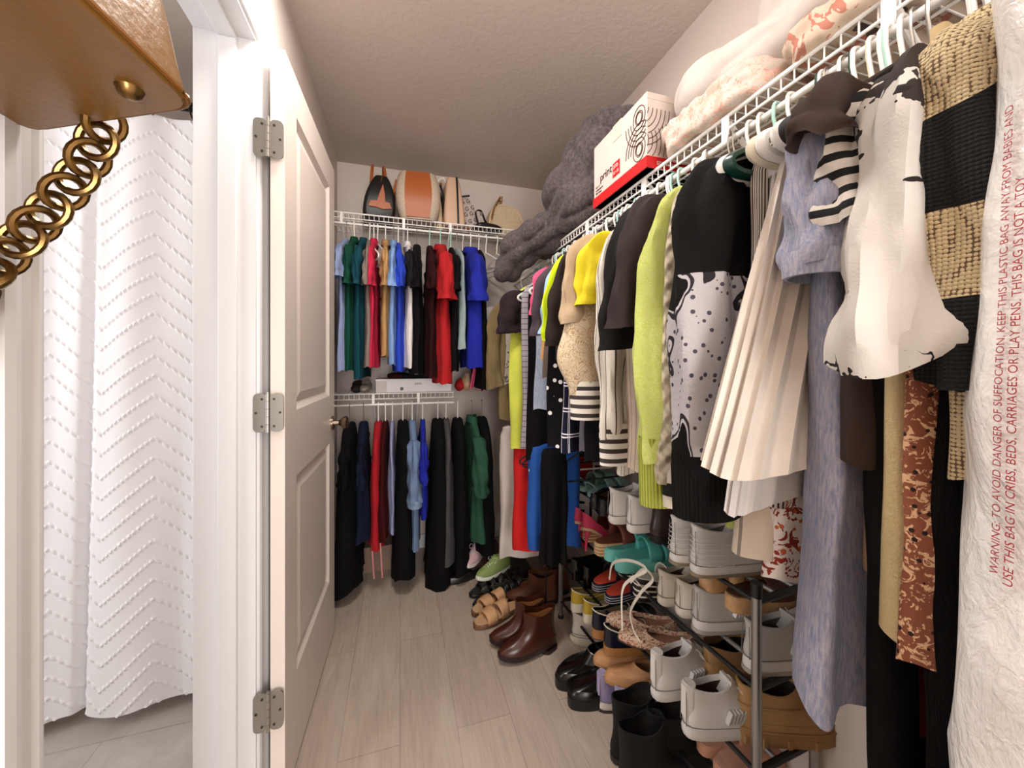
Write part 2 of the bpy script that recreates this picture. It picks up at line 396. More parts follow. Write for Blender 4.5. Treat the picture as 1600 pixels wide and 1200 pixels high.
# shower curtain and rod in the bathroom
cm=solid('white_cloth','#f1f0f2',.8)
mb=MB(); grid=[]
NX,NZ=290,620; X0,X1,ZT,ZB=-1.36,-.50,2.03,.06
for i in range(NZ+1):
    r=[]; v=i/NZ; z=ZT+(ZB-ZT)*v
    for jx in range(NX+1):
        s=jx/NX; x=X0+(X1-X0)*s; a=.010+.008*v; xc=x+.05*v
        y=1.545+a*math.sin(x*2*PI/.34+1.9)+.005*math.sin(x*2*PI/.15+1.2+v*2)*(1-.4*v)+.003*math.sin(x*47+v*5)
        y+=.030*math.exp(-((xc+.945)/.014)**2)*(.6+.4*v)+.012*math.exp(-((x+.60+.03*v)/.03)**2)
        # tufted rows: short slanted dashes running up and down in zigzags, five rows to a group
        tri=abs(((x+.93)/.28)%1-.5); g=((z+tri*.25)/.34)%1; row=(g*5.2)%1; 
        if g<.96 and row<.22:
            dsh=((x+z*.25)/.0145)%1
            if dsh<.72: y-=.0055*math.sin(PI*row/.22)*math.sin(PI*dsh/.72)**.6
        y-=.05*v*v*max(0,(x+.72)/.22) if x>-.72 else 0
        zz=z+(.006*math.sin(x*11)+.004*math.sin(x*29))*v+.035*max(0,(x+.85)/.35)*v*v-.012*v
        r.append((x,y,zz))
    grid.append(r)
mb.sheet(grid); cu=mb.build('shower_curtain',cm)
tag(cu,'white shower curtain with raised tufted chevron rows hanging beyond the doorway','shower curtain')
M_blk=solid('black_metal','#141312',.3,.6)
t=thing('shower_curtain_rod',(-1.99,1.53,2.062),'black metal rod carrying the white shower curtain','curtain rod')
MB().cyl((0,0,0),(1.49,0,0),.0125,14).build('rod',M_blk,t); 
MB().cyl((1.47,0,0),(1.492,0,0),.03,18).build('end_flange',M_blk,t)
for k in range(9):
    x=-1.5+k*.118
    o=MB().tube([(x+.0*math.cos(a),1.53+.024*math.cos(a),2.05+.026*math.sin(a)) for a in [2*PI*i/16 for i in range(16)]],.0028,6,ref=(1,0,0),closed=True).build('curtain_ring',M_blk)
    tag(o,'dark metal ring holding the white shower curtain on its rod','curtain ring','shower curtain rings')
# ------------------------------------------------------------------ wire shelves
M_wire=solid('white_vinyl_wire','#efece8',.4)
def wire_shelf(name,label,x0,x1,y0,y1,z,front,group=None,brk=(),lip=True,rod=True,nrib=None):
    """deck between (x0,y0) and (x1,y1); front names the open edge: 'y' (towards smaller y) or 'x' (towards smaller x)"""
    t=thing(name,(0,0,0),label,'wire shelf',group)
    mb=MB(); sp=.0254
    if front=='y':
        n=int((x1-x0)/sp)
        for i in range(n+1):
            x=x0+i*sp; mb.tube([(x,y1,z),(x,y0+.004,z),(x,y0,z-.004),(x,y0,z-.028)],.0016,5,ref=(1,0,0))
        for yy in (y0+.1,y0+.2,y1-.004): mb.tube([(x0,yy,z-.004),(x1,yy,z-.004)],.0028,6)
        mb.build('deck',M_wire,t)
        MB().tube([(x0,y0-.002,z+.001),(x1,y0-.002,z+.001)],.0042,8).tube([(x0,y0-.002,z-.028),(x1,y0-.002,z-.028)],.003,8).build('front_lip',M_wire,t)
        if rod:
            MB().tube([(x0,y0-.006,z-.058),(x1,y0-.006,z-.058)],.0062,10).build('hang_rod',M_wire,t)
        for b in brk:
            o=MB().b2((b-.007,y0-.009,z-.06),(b+.007,y0-.004,z)).build('rod_support',M_wire,t,smooth=False)
        for b in brk:
            o=MB().tube([(b,y0+.004,z-.01),(b,y1,z-.30)],.006,6,ref=(1,0,0)).build('bracket',M_wire,t)
    else:
        n=int((y1-y0)/sp)
        for i in range(n+1):
            y=y0+i*sp; mb.tube([(x1,y,z),(x0+.004,y,z),(x0,y,z-.004),(x0,y,z-.028)],.0016,5,ref=(0,1,0))
        for xx in (x0+.1,x0+.2,x1-.004): mb.tube([(xx,y0,z-.004),(xx,y1,z-.004)],.0028,6,ref=(1,0,0))
        mb.build('deck',M_wire,t)
        MB().tube([(x0-.002,y0,z+.001),(x0-.002,y1,z+.001)],.0045,8,ref=(1,0,0)).tube([(x0-.002,y0,z-.028),(x0-.002,y1,z-.028)],.003,8,ref=(1,0,0)).build('front_lip',M_wire,t)
        if rod: MB().tube([(x0-.004,y0,z-.058),(x0-.004,y1,z-.058)],.0065,10,ref=(1,0,0)).build('hang_rod',M_wire,t)
        for b in brk: MB().b2((x0-.008,b-.008,z-.06),(x0-.003,b+.008,z)).build('rod_support',M_wire,t,smooth=False)
        for b in brk: MB().tube([(x0+.004,b,z-.01),(x1,b,z-.30)],.006,6,ref=(0,1,0)).build('bracket',M_wire,t)
    return t
ZU,ZL_,ZR=2.0,1.022,1.745          # upper back, lower back, right
YF=2.18
wire_shelf('wire_shelf','white wire shelf with hanging rod high on the back wall, holding handbags',XL+.002,.70,YF,YB,ZU,'y',brk=(-.30,.02,.28))
wire_shelf('wire_shelf','short white wire shelf lower on the back wall, holding a flat white box',XL+.002,.30,YF,YB,ZL_,'y',brk=(-.14,.10))
wire_shelf('wire_shelf','long white wire shelf along the right wall, holding box and bedding',.70,XR,.08,YB,ZR,'x',brk=(.37,.66,.95,1.3,1.7))
wire_shelf('wire_shelf','short low white wire shelf on the right wall behind the white, red and blue trousers',.70,XR,1.55,YB,ZL_,'x',brk=(1.75,))
RX,RZ=.696,ZR-.058      # right rod
RLX,RLZ=.696,ZL_-.058
BY,BZ=YF-.006,ZU-.058   # back rods
BLZ=ZL_-.058

# ------------------------------------------------------------------ hangers
HC={'white':solid('white_plastic','#ece9e4',.35),'mint':solid('mint_plastic','#a9d3c8',.35),'black':solid('black_velvet','#12100f',.75),'dark green':solid('green_plastic','#123a30',.35),'cream':solid('cream_plastic','#ded6c2',.35),'grey':solid('grey_plastic','#8c9290',.35),'pink':solid('pink_plastic','#e8557f',.3)}
M_hook=solid('steel_hook','#b9b6b0',.3,.9)
PROTO={}
def hanger_proto(col,hw,rr):
    key=(col,round(hw,3),rr)
    if key in PROTO: return PROTO[key]
    m=HC[col]; t=empty('clothes_hanger',(0,0,0))
    hook=[(0,0,.011)]; hook=[(.0185*math.cos(a),0,-.0065+.0185*math.sin(a)) for a in [PI*1.02*(1-i/9)-.12 for i in range(10)]]
    # hook crest rests on the rod, stem drops to the neck
    pts=[(.011*math.cos(a)-.0,0,.0005+.0105*math.sin(a)) for a in [PI+.35-(PI+.35)*i/10 for i in range(11)]]+[(.011,0,-.02),(.002,0,-.05),(0,0,-.095)]
    MB().tube(pts,.0032 if col!='black' else .0022,6).build('hook',m if col!='black' else M_hook,t)
    zs=-.095
    b=smooth_path([(0,0,zs),(hw*.35,0,zs-.034),(hw*.8,0,zs-.082),(hw*.97,0,zs-.101),(hw,0,zs-.112),(hw*.96,0,zs-.122),(hw*.8,0,zs-.125),(0,0,zs-.125)],4)
    b=b+[Vector((-p.x,0,p.z)) for p in b[-2:0:-1]]
    sec=(rr,rr) if col not in('black','mint','dark green') else (rr*.8,rr*1.5)
    MB().tube(b,[sec]*len(b),6,closed=True).build('frame',m,t)
    PROTO[key]=t; return t
USEDP=set()
def hanger(loc,rz,col,hw,label,group='clothes hangers on the rails',rr=.0042,tilt=0):
    p=hanger_proto(col,hw,rr)
    if id(p) not in USEDP: USEDP.add(id(p)); o=p
    else: o=copy_tree(p)
    for c in [o]: c.location=loc; c.rotation_euler=(0,tilt,rz)
    tag(o,label,'hanger',group); return o

# ------------------------------------------------------------------ garments
def ssm(t): t=max(0,min(1,t)); return t*t*(3-2*t)
def body_mb(hw,length,t0,t1,w1,fold,seed,neck=.055,drop=.102,nf=5,n=60,rows=40,ztop=-.098,asym=0,open_=True,hem=0,w_wave=0):
    rn=random.Random(seed); ph=[rn.uniform(0,6.28) for _ in range(8)]; rings=[]
    zsh=ztop-drop
    lev=[(ztop+.006,neck*.8,t0*.7),(ztop,neck,t0*.9),(ztop-drop*.42,neck+(hw-neck)*.55,t0),(ztop-drop*.8,hw*.93,t0),(zsh-.02,hw*.995,t0*1.05),(zsh-.045,hw,t0*1.1)]
    zb=ztop-length
    for k in range(1,rows+1):
        v=k/rows; z=zsh-.045+(zb-(zsh-.045))*v; w=hw+(w1-hw)*v**1.15; lev.append((z,w,t0*1.1+(t1-t0*1.1)*v**.8))
    for (z,w,t) in lev:
        v=max(0,(zsh-z)/(zsh-zb)); am=fold*ssm(v*2.5)*(.6+.4*v); r=[]
        for i in range(n):
            a=2*PI*i/n; c,s=math.cos(a),math.sin(a)
            x=w*math.copysign(abs(c)**.55,c); y=t*math.copysign(abs(s)**.8,s)
            d=am*(math.sin(nf*x/hw*2.1+ph[0]+v*1.5*math.sin(ph[1]))+.6*math.sin(nf*1.9*x/hw*2.1+ph[2]-v*2)+.35*math.sin(v*9+ph[3]+a))
            y+=d+am*.5*math.sin(3*a+ph[4]+v*3)
            x+=am*.7*math.sin(v*7+ph[5]+s*2)*abs(c)+asym*v+w_wave*math.sin(v*5+ph[6])
            if v>0:
                wv=noise.noise(Vector((x*9+seed,y*14,z*5)))*.6+noise.noise(Vector((x*26,y*30+seed,z*11)))*.4; y+=wv*fold*1.4*ssm(v*4); x+=wv*fold*.9*abs(c)
            zz=z
            if v>.93: zz+=hem*math.sin(2*a+ph[7])+.004*math.sin(5*a+ph[2])
            r.append((x,y,zz))
        rings.append(r)
    mb=MB()
    if open_:
        last=rings[-1]; cx=sum(p[0] for p in last)/n; cy=sum(p[1] for p in last)/n
        rings.append([(cx+(p[0]-cx)*.985,cy+(p[1]-cy)*.72,p[2]+.002) for p in last]); rings.append([(cx+(p[0]-cx)*.97,cy+(p[1]-cy)*.6,p[2]+.10) for p in last])
    mb.loftuv(rings,True,True); return mb
def sleeve_mb(side,hw,kind,out,length,r0,r1,b0,b1,seed,ztop=-.098,drop=.102,fold=.005,yoff=0,slant=.012):
    rn=random.Random(seed+77); zs=ztop-drop; n=32; ph=[rn.uniform(0,6.28) for _ in range(4)]
    P=[(hw-.05,0,zs+.012),(hw-.004,yoff*.2,zs-.012),(hw+out*.55,yoff*.5,zs-length*.40),(hw+out*.85,yoff*.85,zs-length*.75),(hw+out,yoff,zs-length)]
    if kind=='long': P=[(hw-.05,0,zs+.01),(hw-.004,yoff*.2,zs-.02),(hw+out*.45,yoff*.4,zs-length*.22),(hw+out*.8,yoff*.7,zs-length*.5),(hw+out,yoff*.95,zs-length*.78),(hw+out*.9,yoff,zs-length)]
    pts=smooth_path(P,9); m=len(pts); rings=[]
    for i,p in enumerate(pts):
        v=i/(m-1); t=(pts[min(i+1,m-1)]-pts[max(i-1,0)]).normalized(); a=Vector((0,1,0)).cross(t).normalized()*-1; b=Vector((0,1,0))
        ra=(r0+(r1-r0)*v)*(.3+.7*ssm(v*2.0+.12)); rb=b0+(b1-b0)*v
        if kind=='puff': ra*=1+.9*math.exp(-((v-.72)/.16)**2); rb*=1+.5*math.exp(-((v-.72)/.16)**2)
        r=[]
        for k in range(n):
            an=2*PI*k/n; f=fold*ssm(v*3)*(math.sin(3*an+ph[0]+v*5)+.7*math.sin(5*an+ph[1]-v*8)+.5*math.sin(v*22+ph[2]))
            f+=(noise.noise(Vector((math.cos(an)*2.2+seed,math.sin(an)*2.2,v*length*14)))*.8+noise.noise(Vector((math.cos(an)*5,math.sin(an)*5+seed,v*length*34+an)))*.4)*fold*1.3*ssm(v*5)
            q=p+a*((ra+f)*math.cos(an))+b*((rb+f)*math.sin(an)); q.z-=slant*math.cos(an)*v*v; r.append(q)
        rings.append(r)
    mb=MB()
    c=sum(rings[-1],Vector())/n; last=rings[-1]
    rings.append([c+(q-c)*.93+Vector((0,0,.001)) for q in last]); back=rings[-14]; cb=sum(back,Vector())/n
    rings.append([cb+(q-cb)*.8 for q in back])
    mb.loftuv(rings,True,True)
    if side<0: mb.v=[(-x,y,z) for x,y,z in mb.v]; mb.f=[f[::-1] for f in mb.f]
    return mb
SEED=[100]
def garment(name,label,cat,loc,rz,m,length,hw=.215,t=(.012,.02),w1=None,fold=.006,nf=5,sleeve=None,sl=.2,out=.03,sr=(.062,.062),sb=(.018,.026),
            cuff=None,collar=None,hang='white',hlabel=None,group=None,placket=None,extra=None,seed=None,neck=.055,drop=.102,asym=0,hem=0,m_sleeve=None,yoff=0,hem_m=None,rr=.0042,hhw=None,w_wave=0,back_sleeve=True,zoff=0,sfold=.005,xshift=0,sslant=.012):
    SEED[0]+=1; seed=seed or SEED[0]; w1=w1 or hw*1.02
    g=thing(name,loc,label,cat,group,rz); g.location[2]+=zoff
    bmb=body_mb(hw,length,t[0],t[1],w1,fold,seed,neck=neck,drop=drop,nf=nf,asym=asym,hem=hem,w_wave=w_wave); bmb.v=[(x+xshift,y,z) for x,y,z in bmb.v]; bmb.build('body',m,g)
    if sleeve:
        for s in ((1,-1) if back_sleeve else (1,)):
            o=sleeve_mb(s,hw,sleeve,out,sl,sr[0],sr[1],sb[0],sb[1],seed+s,drop=drop,yoff=yoff*s,fold=sfold,slant=sslant).build('sleeve',m_sleeve or m,g)
            if cuff:
                zc=-.098-drop-sl; x=hw+out*(.9 if sleeve=='long' else 1)
                cm_,ch=cuff
                ra,rb=sr[1]*1.04,sb[1]*1.06
                mb=MB(); rings=[]
                for z,k in ((ch*.35,1.0),(0,1.02),(-ch,.97),(-ch,.85),(-ch+.03,.8)):
                    rings.append([(s*(x+ra*k*math.cos(2*PI*i/20)),yoff*s+rb*k*math.sin(2*PI*i/20),zc+z) for i in range(20)])
                mb.loftuv(rings,False,True).build('cuff',cm_,o)
    if collar:
        mb=MB(); zt=-.095
        r=[]
        for z,k in ((0,1.0),(.02,.9),(.024,.95),(-.004,1.25),(-.012,1.28)):
            r.append([(.06*k*math.cos(2*PI*i/20),(t[0]+.004)*k*math.sin(2*PI*i/20),zt+z-.012*abs(math.cos(2*PI*i/20))) for i in range(20)])
        mb.loft(r,False,False).build('collar',collar,g)
    if placket:
        pm,xs=placket
        mb=MB()
        for i in range(8):
            z=-.15-i*(length-.2)/8; mb=MB().cyl((xs,t[0]+.012,z),(xs,t[0]+.016,z),.0055,10); mb.build('button',pm,g)
    if extra: extra(g,hw,length,t)
    if hang: hanger((loc[0],loc[1],loc[2]+zoff),rz,hang,(hhw or hw-.012),hlabel or f'{hang} hanger holding the {label}','clothes hangers on the rails',rr)
    return g
# ------------------------------------------------------------------ garments on the right rail (far to near)
def RG(px,ybot,name,label,cat,m,hl,hw=.215,rx=RX,rz_=RZ,jit=.05,**k):
    """px: where the near edge of the garment shows; ybot: where its hem shows"""
    xe=rx-hw; y=Yat(px,xe)
    zb=Zat(ybot,xe,y); length=(rz_-.098)-zb
    a=PI+RN.uniform(-jit,jit)
    return garment(name,label,cat,(rx,y,rz_),a,m,length,hw=hw,hlabel=hl,**k)
C=cloth
BK=C('#060506')
def lab(h,w): return f'{h} hanger holding {w}'
M_btn=solid('pale_button','#e8ddc8',.35); M_dbtn=solid('dark_button','#1b1512',.3)
# far corner first
RG(768,590,'tee_shirt','white tee shirt at the far corner of the right rail','shirt',C('#eeeae6'),lab('white','the white tee in the far corner'),hw=.19,sleeve='short',sl=.14,hang='white')
RG(781,655,'jacket','long olive brown jacket near the far corner','jacket',C('#7b6a48'),lab('mint','the olive brown jacket'),hw=.20,t=(.02,.03),sleeve='long',sl=.42,sr=(.05,.045),hang='mint',collar=C('#7b6a48'))
RG(790,600,'blouse','grey speckled sleeveless blouse beside the olive jacket','blouse',C('#b4aea6','printed','#4f4a46',.5),lab('mint','the grey speckled blouse'),hw=.19,t=(.014,.02),hang='mint')
RG(798,700,'blouse','lime yellow crinkled long blouse near the corner','blouse',C('#d9e25a'),lab('white','the crinkled lime blouse'),hw=.215,t=(.015,.035),fold=.008,hang='white')
RG(806,520,'polo_shirt','dark brown short polo shirt beside the plaid blouse','shirt',C('#2b2125'),lab('mint','the dark brown short polo'),hw=.20,sleeve='short',sl=.16,hang='mint',collar=C('#2b2125'))
RG(815,700,'blouse','grey and lilac windowpane plaid blouse with gathered hem','blouse',C('#a79fa8','check','#3d3744'),lab('white','the grey windowpane plaid blouse'),hw=.215,t=(.02,.035),fold=.008,hang='white')
RG(826,720,'dress','narrow black sleeveless dress beside the plaid blouse','dress',BK,lab('black','the narrow black dress'),hw=.20,t=(.015,.02),hang='black')
RG(838,640,'shirt','pale blue grey denim shirt in the far half of the right rail','shirt',C('#aab4c4','denim','#7f8ca2'),lab('white','the pale blue denim shirt'),hw=.205,t=(.014,.02),hang='white')
RG(846,560,'top','peach and tan tied satin top','top',C('#c8935c'),lab('white','the peach satin top'),hw=.20,t=(.012,.018),hang='white')
RG(852,590,'tunic','dark taupe tunic hanging behind the polka dot dress','tunic',C('#6a5a50'),lab('white','the dark taupe tunic'),hw=.20,hang='white')
RG(860,700,'dress','black dress scattered with white dots','dress',C('#0c0b0d','dots','#f1efec',.9),lab('black','the dotted black dress'),hw=.21,t=(.015,.028),fold=.007,hang='black')
RG(868,480,'tee_shirt','bright pink short sleeved top','shirt',C('#e8557f'),lab('white','the bright pink top'),hw=.20,sleeve='short',sl=.13,hang='white')
RG(874,560,'tee_shirt','charcoal purple tee shirt beside the pink top','shirt',C('#4a4046'),lab('white','the charcoal purple tee'),hw=.21,sleeve='short',sl=.20,hang='white')
RG(880,705,'dress','navy dress with white window plaid lines','dress',C('#15152a','plaid','#e9e6ee',1.1),lab('white','the navy plaid dress'),hw=.215,t=(.016,.035),fold=.008,hang='white')
RG(888,520,'tee_shirt','light blue short sleeved tee shirt on the right rail','shirt',C('#9fc0e8'),lab('white','the light blue tee on the right rail'),hw=.21,sleeve='short',sl=.20,hang='white')
RG(896,540,'top','neon yellow green top','top',C('#d2ea14'),lab('mint','the neon yellow green top'),hw=.215,t=(.014,.02),sleeve='short',sl=.22,hang='mint')
RG(905,550,'polo_shirt','dark brown polo shirt with wide sleeves','shirt',C('#2c2420'),lab('white','the wide dark brown polo'),hw=.22,t=(.016,.022),sleeve='short',sl=.24,sr=(.07,.075),hang='white',collar=C('#2c2420'))
RG(908,705,'dress','long slate grey dress seen below the dark brown polo','dress',C('#5b585e'),lab('white','the long slate grey dress'),hw=.21,t=(.018,.03),hang='white')
RG(916,720,'dress','long black dress hanging beside the leaf patterned blouse','dress',BK,lab('white','the long black dress by the leaf blouse'),hw=.205,t=(.015,.03),hang='white')
RG(930,500,'tee_shirt','tan short sleeved tee shirt beside the leaf patterned blouse','shirt',C('#b79e80'),lab('white','the tan tee'),hw=.225,t=(.014,.02),sleeve='short',sl=.19,sr=(.065,.07),hang='white')
RG(938,655,'blouse','beige blouse with tan leaf print and puffed sleeve','blouse',C('#d6c3a6','paisley','#a78a66',1.0),lab('white','the leaf print blouse'),hw=.215,t=(.018,.03),sleeve='puff',sl=.36,out=.03,sr=(.05,.045),sb=(.02,.03),cuff=(C('#ece6da','stripes_h','#3c3634'),.07),hang='white')
RG(950,470,'tee_shirt','yellow tee shirt with a short pointed sleeve','shirt',C('#dcc91e'),lab('mint','the yellow tee'),hw=.215,sleeve='short',sl=.15,sr=(.055,.055),hang='mint',rr=.006)
RG(968,740,'shirt','white shirt with thin dark stripes and a banded cuff','shirt',C('#e9e2d6','stripes_thin','#57483f',.8),lab('white','the thin striped white shirt'),hw=.215,t=(.018,.026),sleeve='long',sl=.45,out=.01,sr=(.055,.04),sb=(.018,.02),cuff=(C('#ece6da','stripes_h','#3a3330'),.07),hang='white')
RG(986,735,'shirt','beige and pink narrow striped shirt with a round button','shirt',C('#cdbcaa','stripes_thin','#8b6f62'),lab('white','the beige striped shirt'),hw=.21,t=(.018,.026),hang='white',placket=(M_btn,.17))
RG(1000,720,'cardigan','terracotta thin cardigan between the striped shirts and the black tees','cardigan',C('#a8604a'),lab('black','the terracotta cardigan'),hw=.19,hang='black')
RG(1010,560,'tee_shirt','black tee shirt with a low open sleeve','shirt',C('#171314'),lab('black','the black tee with the low open sleeve'),hw=.22,t=(.016,.024),sleeve='short',sl=.26,sr=(.07,.075),sb=(.02,.03),hang='black')
RG(1030,760,'tee_shirt','washed dark brown tee shirt against the lime sweatshirt','shirt',C('#33292a'),lab('white','the washed dark brown tee'),hw=.225,t=(.018,.024),sleeve='short',sl=.22,sr=(.07,.07),sb=(.02,.03),hang='white')
M_lime=C('#cdd67c','fleece','#b9c45e')
RG(1064,690,'sweatshirt','lime yellow sweatshirt with long ribbed cuff','sweatshirt',M_lime,lab('mint','the lime yellow sweatshirt'),hw=.225,t=(.024,.032),sleeve='long',sl=.445,out=.04,sr=(.055,.044),sb=(.028,.026),cuff=(C('#b9c24e','rib'),.085),hang='mint')
M_cable=C('#cbbfa8','cable')
RG(1082,760,'sweater','cream cable knit sweater with a black striped cuff','sweater',M_cable,lab('white','the cream cable knit sweater'),hw=.225,t=(.024,.03),sleeve='long',sl=.475,out=.02,sr=(.05,.038),sb=(.024,.024),cuff=(C('#ded6c6','stripes_h','#151313',2.2),.05),hang='white')
RG(1112,760,'sweatshirt','fuzzy black sweatshirt with pale grey bandana patches','sweatshirt',C('#0c0a0b','patch'),lab('white','the black bandana patch sweatshirt'),hw=.235,t=(.028,.032),sleeve='long',sl=.445,out=.02,sr=(.068,.055),sb=(.03,.035),cuff=(C('#0d0c0c','rib'),.07),m_sleeve=C('#0c0a0b','patch'),hang='dark green',rr=.006)
RG(1150,830,'sweatshirt','lime hooded sweatshirt showing only below the bandana sweatshirt','sweatshirt',M_lime,lab('black','the lime hem behind the striped blouse'),hw=.20,t=(.02,.028),hang='black')
RG(1172,790,'blouse','brown and white vertically striped blouse','blouse',C('#e4dcd2','stripes_v','#3b2a25',.8),lab('white','the brown striped blouse'),hw=.22,t=(.018,.022),fold=.004,hang='white',rr=.006)
RG(1196,860,'trousers','cream linen trousers with pale tape at the ankle','trousers',C('#e0d2bf','stripes_thin','#8d8378',3.0),lab('black','the cream linen trousers'),hw=.17,t=(.018,.04),hang='black',w1=.22)
RG(1212,892,'scarf','white and rust red floral cloth just below the cream trousers','cloth',C('#efe6dc','floral','#8d2f22',1.0,'#c4653a'),lab('white','the rust floral cloth'),hw=.17,t=(.014,.03),hang='white',w1=.20)
def collar_rim(g,hw,length,t):
    mb=MB(); mb.tube([(hw*.1+hw*.85*i/10,t[0]+.006,-.098-.075*(i/10)**1.2) for i in range(11)],.004,6).build('shoulder_seam',C('#e3dace'),g)


for px,c,nm in ((1128,'white','white hanger end sticking out furthest left above the brown striped blouse'),(1143,'dark green','dark green hanger end beside the brown striped blouse'),(1165,'cream','cream hanger end poking out just under the shelf above the skirt'),(1180,'white','white hanger end between the cream and the large black hanger'),(1207,'white','white hanger end over the top of the ivory skirt'),(1222,'black','large black velvet hanger end poking out left of the suede vest'),(1246,'black','second black velvet hanger end tucked beside the suede vest')):
    hanger((RX,Yat(px,.445),RZ),PI+RN.uniform(-.04,.04),c,.252,nm,'clothes hangers on the rails',.0075)
# ---- the near end of the right rail, made larger and individually shaped
M_ivory=C('#ddd3c8')
def flare(name,label,cat,px_top,px_bot,ytop,ybot,m,hl,hang,hw_top,nf,fold,t1,shift=0,rz=0,neck=.05,sleeve=None,hhw=None,group=None,rows=30,zshift=0,drop=.02):
    xe=RX-hw_top; y=Yat(px_top,xe); xb=Xat(px_bot,y); wb=RX-xb
    zt=Zat(ytop,xe,y); zb=Zat(ybot,xb,y)
    g=thing(name,(RX,y,RZ),label,cat,group,PI+rz)
    zt-=RZ
    body_mb(hw_top,zt-(zb-RZ),.018,t1,wb,fold,px_top,neck=hw_top*.9,drop=drop,nf=nf,n=90,rows=rows,ztop=zt,hem=.012).build('skirt' if cat=='skirt' else 'body',m,g)
    if hang: hanger((RX,y,RZ),PI+rz,hang,hhw or hw_top-.01,hl,rr=.0065)
    return g,y
def pleats(name,label,px_top,px_bot,ytop,ybot,m,hl,hwt,t0,t1,npl,am,seed):
    xe=RX-hwt; y=Yat(px_top,xe); wb=RX-Xat(px_bot,y); zt=Zat(ytop,xe,y)-RZ; zb=Zat(ybot,.36,y)-RZ
    g=thing(name,(RX,y,RZ),label,'skirt',None,PI+.02); n=npl*8; rings=[]; rn=random.Random(seed); ph=[rn.uniform(-.5,.5) for _ in range(npl+1)]
    def ring(v,k=1,dz=0,tk=1):
        w=hwt+(wb-hwt)*v**1.05; t=(t0+(t1-t0)*v); r=[]
        for i in range(n):
            a=2*PI*i/n+.06*math.sin(v*3+i*.05); c,s_=math.cos(a),math.sin(a); p=i/8; f=p-int(p); tri=(1-abs(2*f-1))**1.3
            d=am*ssm(v*1.6+.12)*(tri-.4)*(1+.5*ph[int(p)])
            x=(w+d*.8)*math.copysign(abs(c)**.7,c); yy=(t+d)*math.copysign(abs(s_)**.8,s_)
            r.append((x*k,yy*tk,zt+(zb-zt)*v+dz+(.010*math.sin(3*a+seed)+.004*tri)*v))
        return r
    rings=[ring(i/26) for i in range(27)]+[ring(1,.99,.002,.8),ring(.9,.97,0,.7)]
    MB().loft(rings,True,True).build('skirt',m,g,angle=60)
    MB().loft([rrect(0,0,z,hwt+.003,t0+.005,.02,6) for z in (zt+.004,zt-.022)]).build('waistband',m,g)
    hanger((RX,y,RZ),PI+.02,'white',hwt+.004,hl,rr=.0065); return g
pleats('pleated_skirt','long ivory pleated skirt flaring out beside the denim dress',1224,1100,225,735,M_ivory,lab('white','the long ivory pleated skirt'),.212,.014,.030,30,.014,3)
pleats('underskirt','sheer greyish white skirt showing just below the ivory pleated skirt',1206,1130,250,800,C('#d6d0cd'),lab('white','the sheer greyish skirt'),.205,.010,.016,26,.008,4)
# denim dress
xe=RX-.215; y=Yat(1254,.455)
def denim_x(g,hw,length,t):
    m=C('#9aa0b2')
    MB().tube([(hw*.99-.004,t[1]*1.0+.006,-.22-(length-.22)*i/12) for i in range(12)],.0022,6).build('side_seam',C('#5c6276'),g)
garment('denim_dress','faded grey blue denim dress beside the ivory skirt','dress',(RX,y,RZ),PI+.05,C('#a9a7b4','denim','#77809a'),RZ-.098-Zat(1085,xe,y),hw=.215,t=(.02,.035),w1=.25,fold=.008,nf=4,sleeve='short',sl=.17,out=.012,sr=(.038,.045),sb=(.022,.032),hang='black',hlabel=lab('black','the faded denim dress'),extra=denim_x,rr=.007,m_sleeve=C('#a9a7b4','denim','#77809a'),cuff=(C('#b4b3c0','denim','#8089a2'),.02),collar=C('#9c9bab','denim','#6f7893'))
# suede brown sleeveless top and black/white striped top, cream under top
y=Yat(1305,.45); garment('vest','dark brown suede vest with a wide armhole','vest',(RX,y,RZ),PI-.03,C('#3a2d29'),.50,hw=.225,t=(.018,.022),sleeve='short',sl=.05,out=.025,sr=(.04,.048),sb=(.022,.03),hang='black',hlabel=lab('black','the dark brown suede vest'),rr=.008)
y=Yat(1330,.45); garment('top','black and white striped knit top with frilled sleeve','top',(RX,y,RZ),PI-.04,C('#d9d2c8','stripes_h','#0e0d0d',.75),.42,hw=.215,t=(.018,.02),sleeve='short',sl=.13,out=.01,sr=(.03,.038),sb=(.02,.028),hang='white',hlabel=lab('white','the black and white striped top'),rr=.007)
y=Yat(1330,.47); garment('camisole','tan satin camisole between the denim and black garments','top',(RX,y,RZ),PI,C('#b89a7c'),.62,hw=.19,hang='white',hlabel=lab('white','the tan satin camisole'))
y=Yat(1336,.46); garment('long_dress','long plain black dress reaching almost to the floor','dress',(RX,y,RZ),PI,BK,RZ-.098-.12,hw=.22,t=(.02,.028),w1=.20,fold=.007,hang='black',hlabel=lab('black','the long plain black dress'),rr=.007)
y=Yat(1368,.47); garment('tunic','deep red satin tunic half hidden behind the bleached tee','tunic',(RX,y,RZ),PI,C('#5a1216'),.78,hw=.19,hang='grey',hlabel=lab('grey','the deep red satin tunic'))
# bleached black and white tee, its sleeve billowing towards the aisle
y=Yat(1372,.45)
M_bl=C('#cfcac3','slits','#191312'); M_blk2=C('#17120f','bleach','#ddd7cf')
garment('tee_shirt','bleached white tee shirt with black slits and black splashed shoulder','shirt',(RX,y,RZ),PI+.04,M_blk2,.55,hw=.215,t=(.02,.024),sleeve='short',sl=.27,out=.03,sfold=.008,sslant=.036,sr=(.04,.043),sb=(.024,.042),m_sleeve=M_bl,hang='white',hlabel=lab('white','the bleached tee'),rr=.007)
